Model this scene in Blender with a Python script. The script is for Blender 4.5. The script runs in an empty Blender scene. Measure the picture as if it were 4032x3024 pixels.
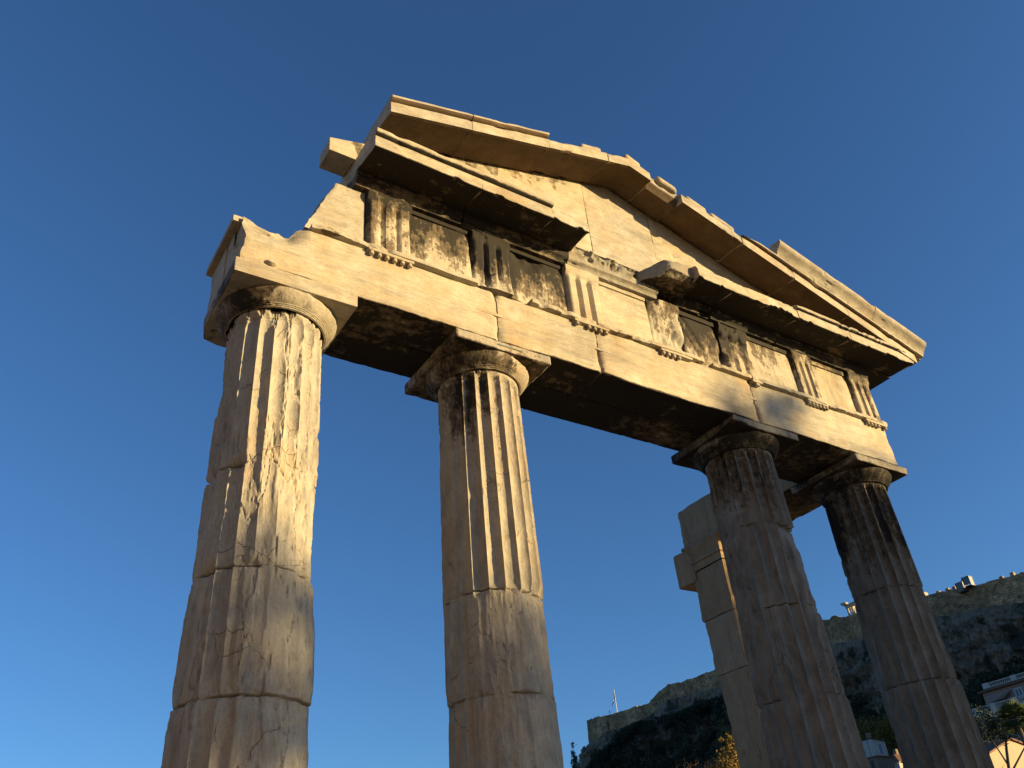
import bpy, bmesh, math, random
import numpy as np
from mathutils import Vector, Matrix

# ---------------------------------------------------------------- camera, sky, sun, exposure
SC = bpy.context.scene
COL = SC.collection
YAW, PITCH, ROLL = 0.6222, 0.5911, -0.1010
CAM = (-6.7545, -6.5422, 1.9011)
FPX = 3360.26
def cam_basis():
    f = Vector((math.sin(YAW)*math.cos(PITCH), math.cos(YAW)*math.cos(PITCH), math.sin(PITCH)))
    r = Vector((math.cos(YAW), -math.sin(YAW), 0)); u = r.cross(f)
    r2 = math.cos(ROLL)*r + math.sin(ROLL)*u
    u2 = -math.sin(ROLL)*r + math.cos(ROLL)*u
    return r2, u2, f
cr, cu, cf = cam_basis()
cd = bpy.data.cameras.new('camera'); cam = bpy.data.objects.new('camera', cd); COL.objects.link(cam)
cam.matrix_world = Matrix(((cr.x, cu.x, -cf.x, CAM[0]), (cr.y, cu.y, -cf.y, CAM[1]), (cr.z, cu.z, -cf.z, CAM[2]), (0, 0, 0, 1)))
cd.sensor_width = 36.0; cd.sensor_fit = 'HORIZONTAL'; cd.lens = FPX/4032*36
cd.clip_start = 0.1; cd.clip_end = 6000
SC.camera = cam

SUN_AZ, SUN_EL = math.radians(42), math.radians(7.5)      # azimuth from -y towards +x
SUN = Vector((math.sin(SUN_AZ)*math.cos(SUN_EL), -math.cos(SUN_AZ)*math.cos(SUN_EL), math.sin(SUN_EL)))
world = bpy.data.worlds.new('World'); SC.world = world; world.use_nodes = True
wn = world.node_tree; bg = wn.nodes['Background']
sky = wn.nodes.new('ShaderNodeTexSky'); sky.sky_type = 'NISHITA'; sky.sun_disc = False
sky.sun_elevation = SUN_EL; sky.sun_rotation = math.pi - SUN_AZ
sky.altitude = 0; sky.air_density = 0.85; sky.dust_density = 0.5; sky.ozone_density = 4.4
wn.links.new(sky.outputs[0], bg.inputs[0]); bg.inputs[1].default_value = 0.067
sl = bpy.data.lights.new('sun', 'SUN'); sl.energy = 3.4; sl.angle = math.radians(0.55); sl.color = (1.0, 0.745, 0.35)
so = bpy.data.objects.new('sun', sl); COL.objects.link(so)
so.rotation_euler = SUN.to_track_quat('Z', 'Y').to_euler()
so.location = (40, -45, 30)
SC.view_settings.view_transform = 'Standard'; SC.view_settings.look = 'None'
SC.view_settings.exposure = 1.7; SC.view_settings.gamma = 1.0
SC.render.engine = 'CYCLES'
SC.cycles.use_denoising = True
SC.cycles.max_bounces = 6; SC.cycles.diffuse_bounces = 4

# ---------------------------------------------------------------- noise (numpy)
def _hash(ix, iy, iz, seed):
    h = (ix.astype(np.uint32)*np.uint32(374761393) + iy.astype(np.uint32)*np.uint32(668265263)
         + iz.astype(np.uint32)*np.uint32(2246822519) + np.uint32((seed*3266489917) & 0xffffffff))
    h = (h ^ (h >> np.uint32(13)))*np.uint32(1274126177)
    h = (h ^ (h >> np.uint32(16)))*np.uint32(2654435761)
    h ^= h >> np.uint32(15)
    return h.astype(np.float64)/4294967295.0
def vn(P, seed=0):
    F = np.floor(P); f = P-F; u = f*f*f*(f*(f*6-15)+10); I = F.astype(np.int64)
    x, y, z = I[:, 0], I[:, 1], I[:, 2]; a, b, c = u[:, 0], u[:, 1], u[:, 2]
    def g(dx, dy, dz): return _hash(x+dx, y+dy, z+dz, seed)
    x00 = g(0,0,0)*(1-a)+g(1,0,0)*a; x10 = g(0,1,0)*(1-a)+g(1,1,0)*a
    x01 = g(0,0,1)*(1-a)+g(1,0,1)*a; x11 = g(0,1,1)*(1-a)+g(1,1,1)*a
    return (x00*(1-b)+x10*b)*(1-c)+(x01*(1-b)+x11*b)*c
def fbm(P, scale=1.0, seed=0, octv=4, gain=0.5):
    P = np.asarray(P, float)*np.asarray(scale, float)
    s = np.zeros(len(P)); a = 1.0; t = 0.0
    for i in range(octv):
        s += a*vn(P+i*17.3, seed+i*31); t += a; a *= gain; P = P*2.03
    return s/t
def sstep(a, b, x):
    t = np.clip((x-a)/(b-a), 0, 1); return t*t*(3-2*t)

# ---------------------------------------------------------------- mesh helpers
def obj(name, me, mat=None, parent=None, loc=None):
    o = bpy.data.objects.new(name, me); COL.objects.link(o)
    if mat: me.materials.append(mat)
    if parent: o.parent = parent
    if loc is not None: o.location = loc
    return o
def tag(o, label=None, cat=None, group=None, kind=None):
    if label: o['label'] = label
    if cat: o['category'] = cat
    if group: o['group'] = group
    if kind: o['kind'] = kind
    return o
def empty(name, loc=(0, 0, 0), **k):
    o = bpy.data.objects.new(name, None); COL.objects.link(o); o.location = loc; o.empty_display_size = 0.2
    return tag(o, **k)
def raw_mesh(name, P, faces, attrs=None, sharp=42, smooth=True):
    """faces: list of arrays of shape (n,k)"""
    me = bpy.data.meshes.new(name)
    P = np.asarray(P, np.float32)
    me.vertices.add(len(P)); me.vertices.foreach_set('co', P.ravel())
    faces = [np.asarray(f, np.int32) for f in faces if len(f)]
    nl = sum(f.size for f in faces); nf = sum(len(f) for f in faces)
    me.loops.add(nl); me.loops.foreach_set('vertex_index', np.concatenate([f.ravel() for f in faces]))
    st = []; o = 0
    for f in faces:
        st.append(o+np.arange(len(f))*f.shape[1]); o += f.size
    me.polygons.add(nf); me.polygons.foreach_set('loop_start', np.concatenate(st).astype(np.int32))
    me.update(calc_edges=True)
    if smooth:
        me.polygons.foreach_set('use_smooth', np.ones(nf, bool))
        if sharp: me.set_sharp_from_angle(angle=math.radians(sharp))
    if attrs:
        for k, v in attrs.items():
            a = me.attributes.new(k, 'FLOAT', 'POINT'); a.data.foreach_set('value', np.asarray(v, np.float32))
    me.validate()
    return me
def vnormals(P, faces):
    N = np.zeros_like(P)
    for f in faces:
        f = np.asarray(f)
        if not len(f): continue
        n = np.cross(P[f[:, 2]]-P[f[:, 0]], P[f[:, -1]]-P[f[:, 1]]) if f.shape[1] == 4 else np.cross(P[f[:, 1]]-P[f[:, 0]], P[f[:, 2]]-P[f[:, 0]])
        for k in range(f.shape[1]): np.add.at(N, f[:, k], n)
    return N/np.maximum(np.linalg.norm(N, axis=1, keepdims=True), 1e-9)
def grid_faces(nu, nv, wrap_u=False, base=0):
    """index = j*nu+i ; quads"""
    iu = np.arange(nu if wrap_u else nu-1); jv = np.arange(nv-1)
    I, J = np.meshgrid(iu, jv); I = I.ravel(); J = J.ravel(); I2 = (I+1) % nu
    return np.stack([J*nu+I, J*nu+I2, (J+1)*nu+I2, (J+1)*nu+I], 1)+base
class MB:
    """collects simple pieces into one mesh"""
    def __init__(s): s.V = []; s.Q = []; s.T = []; s.n = 0
    def add(s, P, Q=None, T=None):
        P = np.asarray(P, float)
        if Q is not None and len(Q): s.Q.append(np.asarray(Q)+s.n)
        if T is not None and len(T): s.T.append(np.asarray(T)+s.n)
        s.V.append(P); s.n += len(P); return s
    def box(s, lo, hi, rotz=0, c=None):
        x0, y0, z0 = lo; x1, y1, z1 = hi
        P = np.array([(x0,y0,z0),(x1,y0,z0),(x1,y1,z0),(x0,y1,z0),(x0,y0,z1),(x1,y0,z1),(x1,y1,z1),(x0,y1,z1)], float)
        if rotz:
            c = np.array(c if c is not None else [(x0+x1)/2, (y0+y1)/2, 0]); R = np.array([[math.cos(rotz), -math.sin(rotz), 0], [math.sin(rotz), math.cos(rotz), 0], [0, 0, 1]])
            P = (P-c)@R.T+c
        return s.add(P, [(0,3,2,1),(4,5,6,7),(0,1,5,4),(1,2,6,5),(2,3,7,6),(3,0,4,7)])
    def tube(s, pts, rad, n=7, cap=True):
        pts = np.asarray(pts, float); k = len(pts); rad = np.broadcast_to(rad, (k,)); V = []
        for i in range(k):
            t = pts[min(i+1, k-1)]-pts[max(i-1, 0)]; t = t/max(np.linalg.norm(t), 1e-9)
            a = np.cross(t, (0, 0, 1)) if abs(t[2]) < .9 else np.cross(t, (1, 0, 0)); a /= np.linalg.norm(a); b = np.cross(t, a)
            th = np.arange(n)/n*2*math.pi
            V.append(pts[i]+rad[i]*(np.cos(th)[:, None]*a+np.sin(th)[:, None]*b))
        V = np.concatenate(V); Q = grid_faces(n, k, True); T = []
        if cap:
            V = np.vstack([V, pts[0], pts[-1]]); m = k*n
            T = [(m, (i+1) % n, i) for i in range(n)]+[(m+1, (k-1)*n+i, (k-1)*n+(i+1) % n) for i in range(n)]
        return s.add(V, Q, T)
    def build(s, name, mat, parent=None, loc=None, attrs=None, sharp=35, smooth=True):
        P = np.concatenate(s.V); fs = ([np.concatenate(s.Q)] if s.Q else [])+([np.concatenate(s.T)] if s.T else [])
        return obj(name, raw_mesh(name, P, fs, attrs, sharp, smooth), mat, parent, loc)

def box_lattice(lo, hi, res):
    lo = np.array(lo, float); hi = np.array(hi, float)
    n = np.maximum(2, np.round((hi-lo)/np.asarray(res)).astype(int)+1)
    ax = [np.linspace(lo[i], hi[i], n[i]) for i in range(3)]
    Ps = []; Fs = []; base = 0
    for d in range(3):
        a, b = (d+1) % 3, (d+2) % 3
        for side in (0, 1):
            A, B = np.meshgrid(np.arange(n[a]), np.arange(n[b]))
            idx = np.zeros((A.size, 3), int); idx[:, a] = A.ravel(); idx[:, b] = B.ravel(); idx[:, d] = 0 if side == 0 else n[d]-1
            f = grid_faces(n[a], n[b]); f = f if side else f[:, ::-1]
            Ps.append(idx); Fs.append(f+base); base += len(idx)
    idx = np.concatenate(Ps); F = np.concatenate(Fs)
    key = (idx[:, 0]*(n[1]+1)+idx[:, 1])*(n[2]+1)+idx[:, 2]
    _, first, inv = np.unique(key, return_index=True, return_inverse=True)
    idx = idx[first]; F = inv.ravel()[F]
    P = np.stack([ax[i][idx[:, i]] for i in range(3)], 1)
    return P, F
def stone(lo, hi, res=0.035, r0=0.012, chip=0.07, rough=0.006, seed=1, warp=None, chipscale=3.5, chipth=0.55):
    """worn stone block: rounded, chipped edges and an uneven face"""
    P, F = box_lattice(lo, hi, res)
    lo = np.array(lo, float); hi = np.array(hi, float)
    n = fbm(P, chipscale, seed, 4, .6)
    r = r0+chip*np.clip(n-chipth, 0, 1)*4*.5
    r = np.minimum(r, (hi-lo).min()*.45)[:, None]
    q = np.clip(P, lo+r, hi-r); d = P-q; L = np.linalg.norm(d, axis=1, keepdims=True)
    P = q+d/np.maximum(L, 1e-9)*r; N = d/np.maximum(L, 1e-9)
    P = P+N*((fbm(P, 6, seed+7, 4)-.5)*2*rough)[:, None]
    if warp is not None: P = warp(P)
    return P, [F]
def sweep(prof, x0, x1, res, base, seed=1, rough=0.006, chip=0.03, pres=0.05, capjag=0.03, prof_mod=None):
    """a moulding profile (y,h) carried along x; z = base(x)+h ; ends closed and slightly ragged"""
    pr = [np.array(p, float) for p in prof]; pts = []; corner = []
    for i, p in enumerate(pr):
        q = pr[(i+1) % len(pr)]; L = np.linalg.norm(q-p); k = max(1, int(round(L/pres))) if L < 3 else 10
        for j in range(k): pts.append(p+(q-p)*j/k); corner.append(1.0 if j == 0 else 0.0)
    pts = np.array(pts); corner = np.array(corner)
    area = 0.5*np.sum(pts[:, 0]*np.roll(pts[:, 1], -1)-np.roll(pts[:, 0], -1)*pts[:, 1])
    if area < 0: pts = pts[::-1]; corner = corner[::-1]          # make CCW in (y,h) seen from +x
    m = len(pts); t = np.roll(pts, -1, 0)-np.roll(pts, 1, 0); nrm = np.stack([t[:, 1], -t[:, 0]], 1); nrm /= np.maximum(np.linalg.norm(nrm, axis=1, keepdims=True), 1e-9)
    nx = max(2, int(round((x1-x0)/res))+1); xs = np.linspace(x0, x1, nx)
    c = np.array([pts[:, 0].mean(), pts[:, 1].mean()])
    rings = []
    def ring(x, s, kind):
        Y = c[0]+(pts[:, 0]-c[0])*s; H = c[1]+(pts[:, 1]-c[1])*s
        return np.stack([np.full(m, x), Y, H], 1), kind
    for s in (0.02, .35, .7, .9): rings.append(ring(x0, s, -1))
    for x in xs: rings.append(ring(x, 1.0, 0))
    for s in (.9, .7, .35, 0.02): rings.append(ring(x1, s, 1))
    P = np.concatenate([r[0] for r in rings]); kind = np.concatenate([np.full(m, r[1]) for r in rings])
    NN = np.tile(nrm, (len(rings), 1)); CC = np.tile(corner, len(rings))
    PP = P.copy(); PP[:, 2] += base(P[:, 0])
    n1 = fbm(PP, 5, seed, 4)-.5; n2 = fbm(PP, 3.2, seed+5, 4, .6)
    d = n1*2*rough-(CC*.9+.1)*chip*np.clip(n2-.55, 0, 1)*4
    d = np.where(kind == 0, d, 0)
    P[:, 1] += NN[:, 0]*d; P[:, 2] += NN[:, 1]*d
    jag = (fbm(P*[0, 1, 1]+[x0, 0, 0], 4, seed+9, 3)-.5)*2*capjag
    P[:, 0] += np.where(np.abs(P[:, 0]-x0) < 1e-6, jag, 0)+np.where(np.abs(P[:, 0]-x1) < 1e-6, jag, 0)
    if prof_mod is not None: P = prof_mod(P)
    P[:, 2] += base(P[:, 0])
    F = grid_faces(m, len(rings), True)
    k = len(rings)
    T0 = np.array([[0, (i+1) % m, (i+2) % m] for i in range(0)], int).reshape(-1, 3)
    return P, [F[:, ::-1]]
def fix_orient(me):
    bm = bmesh.new(); bm.from_mesh(me); bmesh.ops.recalc_face_normals(bm, faces=bm.faces); bm.to_mesh(me); bm.free()

# ---------------------------------------------------------------- materials
def nd(nt, t, **kw):
    n = nt.nodes.new(t)
    for k, v in kw.items(): setattr(n, k, v)
    return n
def mat_new(name):
    m = bpy.data.materials.new(name); m.use_nodes = True; nt = m.node_tree
    b = nt.nodes['Principled BSDF']; return m, nt, b
def lk(nt, a, b): nt.links.new(a, b)
def noise(nt, vec, scale, detail=5, rough=.55, dist=0.0):
    n = nd(nt, 'ShaderNodeTexNoise'); n.inputs['Scale'].default_value = scale; n.inputs['Detail'].default_value = detail
    n.inputs['Roughness'].default_value = rough; n.inputs['Distortion'].default_value = dist; lk(nt, vec, n.inputs['Vector']); return n.outputs[0]
def ramp(nt, fac, stops, interp='LINEAR'):
    r = nd(nt, 'ShaderNodeValToRGB'); r.color_ramp.interpolation = interp
    while len(r.color_ramp.elements) < len(stops): r.color_ramp.elements.new(.5)
    for e, (p, c) in zip(r.color_ramp.elements, stops):
        e.position = p; e.color = (c, c, c, 1) if not isinstance(c, tuple) else (*c, 1)
    lk(nt, fac, r.inputs[0]); return r.outputs[0]
def mix(nt, fac, a, b, mode='MIX'):
    m = nd(nt, 'ShaderNodeMix', data_type='RGBA', blend_type=mode)
    for s, v in ((0, fac), (6, a), (7, b)):
        if isinstance(v, (int, float)): m.inputs[s].default_value = v if s == 0 else (v, v, v, 1)
        elif isinstance(v, tuple): m.inputs[s].default_value = (*v, 1)
        else: lk(nt, v, m.inputs[s])
    return m.outputs[2]
def mth(nt, op, a, b=0.0, clamp=False):
    m = nd(nt, 'ShaderNodeMath', operation=op); m.use_clamp = clamp
    for i, v in ((0, a), (1, b)):
        if isinstance(v, (int, float)): m.inputs[i].default_value = v
        else: lk(nt, v, m.inputs[i])
    return m.outputs[0]
def pos_vec(nt, scale=(1, 1, 1)):
    g = nd(nt, 'ShaderNodeNewGeometry'); mp = nd(nt, 'ShaderNodeMapping'); mp.inputs['Scale'].default_value = scale
    lk(nt, g.outputs['Position'], mp.inputs['Vector']); return mp.outputs[0]
def marble(name, base=(.35, .305, .225), pale=(.45, .41, .325), warm=(.36, .225, .095), grey=(.205, .195, .18), streak=(1, 1, 6), warm_amt=.5, grey_amt=.5, bump=.5, streak_amt=.5, crack=0.0):
    m, nt, b = mat_new(name)
    p = pos_vec(nt); ps = pos_vec(nt, streak)
    att = nd(nt, 'ShaderNodeAttribute', attribute_name='stain').outputs['Fac']
    big = noise(nt, p, 1.3, 4); mid = noise(nt, p, 5, 6, .6); fine = noise(nt, p, 38, 6, .65); st = noise(nt, ps, 2.6, 7, .6, .4); st2 = noise(nt, ps, 9, 6, .65)
    c = mix(nt, ramp(nt, mid, [(.35, 0.0), (.7, 1.0)]), base, pale)
    c = mix(nt, mth(nt, 'MULTIPLY', ramp(nt, big, [(.5, 0.0), (.72, 1.0)]), warm_amt), c, warm)
    c = mix(nt, mth(nt, 'MULTIPLY', ramp(nt, st, [(.5, 0.0), (.68, 1.0)]), grey_amt), c, grey)
    c = mix(nt, mth(nt, 'MULTIPLY', ramp(nt, st2, [(.38, 1.0), (.52, 0.0)]), streak_amt*.6), c, (.155, .13, .095))
    c = mix(nt, 1.0, c, ramp(nt, noise(nt, ps, .8, 6, .65, .6), [(.30, (.72, .71, .70)), (.48, (1.0, .99, .97)), (.70, (1.10, 1.08, 1.03))]), 'MULTIPLY')
    oi = nd(nt, 'ShaderNodeObjectInfo').outputs['Random']
    c = mix(nt, 1.0, c, ramp(nt, oi, [(0.0, (.90, .90, .93)), (.35, (1.06, 1.03, .98)), (.7, (.97, .93, .86)), (1.0, (1.08, 1.08, 1.08))]), 'MULTIPLY')
    # pits: small dark specks
    v = nd(nt, 'ShaderNodeTexVoronoi', feature='F1'); v.inputs['Scale'].default_value = 26; lk(nt, ps, v.inputs['Vector'])
    pit = ramp(nt, v.outputs['Distance'], [(.06, 1.0), (.16, 0.0)])
    pit = mth(nt, 'MULTIPLY', pit, ramp(nt, mid, [(.52, 0.0), (.62, 1.0)]))
    c = mix(nt, mth(nt, 'MULTIPLY', pit, .7), c, (.07, .055, .04))
    pk = mth(nt, 'MULTIPLY', ramp(nt, noise(nt, ps, 20, 5, .7), [(.50, 0.0), (.56, 1.0)]), ramp(nt, noise(nt, p, .9, 3), [(.46, 0.0), (.60, 1.0)]))
    c = mix(nt, mth(nt, 'MULTIPLY', pk, .42), c, grey)
    c = mix(nt, mth(nt, 'MULTIPLY', ramp(nt, noise(nt, p, 2.3, 5, .6), [(.56, 0.0), (.66, 1.0)]), .55), c, pale)
    cr_h = None
    if crack:
        wn = nd(nt, 'ShaderNodeTexNoise'); wn.inputs['Scale'].default_value = 2.2; wn.inputs['Detail'].default_value = 5; lk(nt, p, wn.inputs['Vector'])
        ve = nd(nt, 'ShaderNodeTexVoronoi', feature='DISTANCE_TO_EDGE'); ve.inputs['Scale'].default_value = 2.3; lk(nt, mix(nt, .45, p, wn.outputs[1], 'ADD'), ve.inputs['Vector'])
        cr_h = mth(nt, 'MULTIPLY', ramp(nt, ve.outputs['Distance'], [(.003, 1.0), (.012, 0.0)]), ramp(nt, noise(nt, p, 2.6, 3), [(.55, 0.0), (.63, 1.0)]))
        c = mix(nt, mth(nt, 'MULTIPLY', cr_h, crack), c, (.05, .04, .03))
    # black crust and its brown rim: a real deposit with a ragged outline
    sf = mth(nt, 'ADD', att, mth(nt, 'MULTIPLY', mth(nt, 'SUBTRACT', noise(nt, p, 9, 8, .7), .5), .9))
    sf = mth(nt, 'ADD', sf, mth(nt, 'MULTIPLY', mth(nt, 'SUBTRACT', st2, .5), .6))
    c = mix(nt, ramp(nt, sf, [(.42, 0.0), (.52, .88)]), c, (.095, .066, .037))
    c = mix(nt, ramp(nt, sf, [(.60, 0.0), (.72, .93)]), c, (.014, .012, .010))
    c = mix(nt, .35, c, mix(nt, 1.0, c, ramp(nt, fine, [(.3, .72), (.7, 1.22)]), 'MULTIPLY'))
    lk(nt, c, b.inputs['Base Color']); b.inputs['Roughness'].default_value = .82
    b.inputs['Specular IOR Level'].default_value = .25
    h = mth(nt, 'ADD', mth(nt, 'MULTIPLY', st2, .5), mth(nt, 'MULTIPLY', fine, .35)); h = mth(nt, 'ADD', h, mth(nt, 'MULTIPLY', mid, .5)); h = mth(nt, 'SUBTRACT', h, mth(nt, 'MULTIPLY', pit, .5))
    if cr_h is not None: h = mth(nt, 'SUBTRACT', h, cr_h)
    bu = nd(nt, 'ShaderNodeBump'); bu.inputs['Strength'].default_value = bump; bu.inputs['Distance'].default_value = .02
    lk(nt, h, bu.inputs['Height']); lk(nt, bu.outputs[0], b.inputs['Normal'])
    return m
M = {}
M['beam'] = marble('marble_beam', streak=(.7, 1, 5), warm_amt=.7, grey_amt=.5, streak_amt=.45, bump=.65)
M['slab'] = marble('marble_slab', base=(.37, .32, .23), streak=(.9, 1, 5), warm_amt=.55, grey_amt=.4, streak_amt=.45, bump=.6)
M['frieze'] = marble('marble_frieze', streak=(3.5, 3, .9), warm_amt=.5, grey_amt=.45, streak_amt=.5, bump=.6)
M['cornice'] = marble('marble_cornice', base=(.315, .275, .205), streak=(1, 2, 3), warm_amt=.5, grey_amt=.4, streak_amt=.4, bump=.5)
M['column'] = marble('marble_column', base=(.295, .258, .20), pale=(.36, .325, .265), streak=(4, 4, 1.3), warm_amt=.4, grey_amt=.8, streak_amt=.4, bump=.7, crack=.4)
M['column_dark'] = marble('marble_column_dark', base=(.172, .164, .138), pale=(.25, .242, .21), warm=(.175, .135, .085), grey=(.115, .115, .105), streak=(4, 4, 1.0), warm_amt=.35, grey_amt=.8, streak_amt=.45, bump=.7, crack=.3)  # weathered grey, with the right columns' shade also put into the colour
M['pier'] = marble('marble_pier', base=(.30, .21, .13), pale=(.36, .265, .17), warm=(.30, .18, .085), grey=(.21, .165, .12), streak=(4, 4, .55), warm_amt=.5, grey_amt=.6, streak_amt=.6, bump=.8)
M['rock_stone'] = marble('marble_broken', base=(.22, .205, .175), pale=(.29, .27, .225), streak=(2, 2, 2), grey_amt=.6, bump=1.0)
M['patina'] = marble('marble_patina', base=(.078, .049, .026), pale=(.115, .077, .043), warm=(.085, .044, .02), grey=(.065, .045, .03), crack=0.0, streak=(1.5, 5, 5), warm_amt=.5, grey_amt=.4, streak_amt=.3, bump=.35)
def plain(name, col, rough=.8, var=.25, scale=3.0, metallic=0.0, bump=0.0):
    m, nt, b = mat_new(name); p = pos_vec(nt); n = noise(nt, p, scale, 6, .6)
    c = mix(nt, 1.0, col, ramp(nt, n, [(.3, 1-var), (.7, 1+var)]), 'MULTIPLY'); lk(nt, c, b.inputs['Base Color'])
    b.inputs['Roughness'].default_value = rough; b.inputs['Metallic'].default_value = metallic
    if bump:
        bu = nd(nt, 'ShaderNodeBump'); bu.inputs['Strength'].default_value = bump; bu.inputs['Distance'].default_value = .1; lk(nt, n, bu.inputs['Height']); lk(nt, bu.outputs[0], b.inputs['Normal'])
    return m
def leafmat(name, a, b_, rough=.6):
    m, nt, b = mat_new(name)
    att = nd(nt, 'ShaderNodeAttribute', attribute_name='leaf').outputs['Fac']
    c = mix(nt, att, a, b_); lk(nt, c, b.inputs['Base Color']); b.inputs['Roughness'].default_value = rough
    b.inputs['Specular IOR Level'].default_value = .2
    return m

# ---------------------------------------------------------------- the setting: ground and terrain
def terrain_z(x, y):
    x = np.asarray(x, float); y = np.asarray(y, float)
    z = np.interp(x, [-400, 55, 85, 115, 135, 160, 186, 198, 232, 300, 500], [0, 0, 8, 13.5, 17, 30, 47, 51, 54, 40, 8])
    z = z*np.where(x > 145, np.interp(y, [60, 128, 160], [.78, .82, 1.0]), 1.0)
    f = (sstep(290, 225, y)*.9+.1)*sstep(-45, 45, y)
    return z*f
def make_ground(hill):
    xs = np.unique(np.concatenate([np.linspace(-40, 60, 26), np.linspace(60, 260, 60), np.linspace(260, 1500, 16), np.linspace(-1500, -40, 14)]))
    ys = np.unique(np.concatenate([np.linspace(-60, 60, 26), np.linspace(60, 420, 70), np.linspace(420, 2500, 14), np.linspace(-1200, -60, 14)]))
    xs = np.unique(np.append(xs, 92.0)); xs = xs[xs >= 92.0] if hill else xs[xs <= 92.0]
    X, Y = np.meshgrid(xs, ys); P = np.stack([X.ravel(), Y.ravel(), np.zeros(X.size)], 1)
    P[:, 2] = terrain_z(P[:, 0], P[:, 1]) + np.where(P[:, 0] > 60, (fbm(P, .06, 3, 4)-.5)*5*sstep(60, 140, P[:, 0]), 0)
    return raw_mesh('hillside' if hill else 'ground', P, [grid_faces(len(xs), len(ys))], sharp=0)
def ground_mat():
    m, nt, b = mat_new('earth'); p = pos_vec(nt); n = noise(nt, p, .35, 8, .6); n2 = noise(nt, p, 4, 6, .6)
    c = mix(nt, ramp(nt, n, [(.4, 0.0), (.62, 1.0)]), (.27, .20, .125), (.20, .15, .095)); c = mix(nt, ramp(nt, n2, [(.55, 0.0), (.7, .5)]), c, (.07, .075, .035))
    lk(nt, c, b.inputs['Base Color']); b.inputs['Roughness'].default_value = .95
    return m
tag(obj('ground', make_ground(False), ground_mat()), kind='structure')
tag(obj('hillside', make_ground(True), plain('hillside_scrub', (.05, .052, .034), .95, .5, .5, bump=.6)), kind='structure')

# ---------------------------------------------------------------- the gate
COLX = (-4.61, -2.12, 2.26, 4.85); COLY = 0.634; ZT = 7.87; ZA = 7.735; ZB = 8.61
gate = empty('ancient_gate', (0, 0, 0), label='ruined Doric marble gateway with four columns and a broken pediment', cat='ancient gate', kind='thing')
def part(name, P, F, mat, parent=gate, stain=None, sharp=42, label=None, loc=None, orient=False, under=None):
    P = np.asarray(P)
    W = P if loc is None else P+np.array(loc)
    if orient:
        vol = sum(np.einsum('ij,ij->i', P[f[:, 0]], np.cross(P[f[:, a]], P[f[:, a+1]])).sum() for f in map(np.asarray, F) for a in range(1, f.shape[1]-1))
        if vol < 0: F = [np.asarray(f)[:, ::-1] for f in F]
    at = {'stain': np.zeros(len(P)) if stain is None else (stain(W, vnormals(P, F)) if callable(stain) else np.full(len(P), stain))}
    me = raw_mesh(name, P, F, at, sharp)
    o = obj(name, me, M[mat], parent, loc)
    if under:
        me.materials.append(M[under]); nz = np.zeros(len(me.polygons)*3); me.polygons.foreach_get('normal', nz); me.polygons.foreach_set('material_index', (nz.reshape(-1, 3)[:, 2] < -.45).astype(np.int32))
    if label: o['label'] = label
    return o

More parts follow.
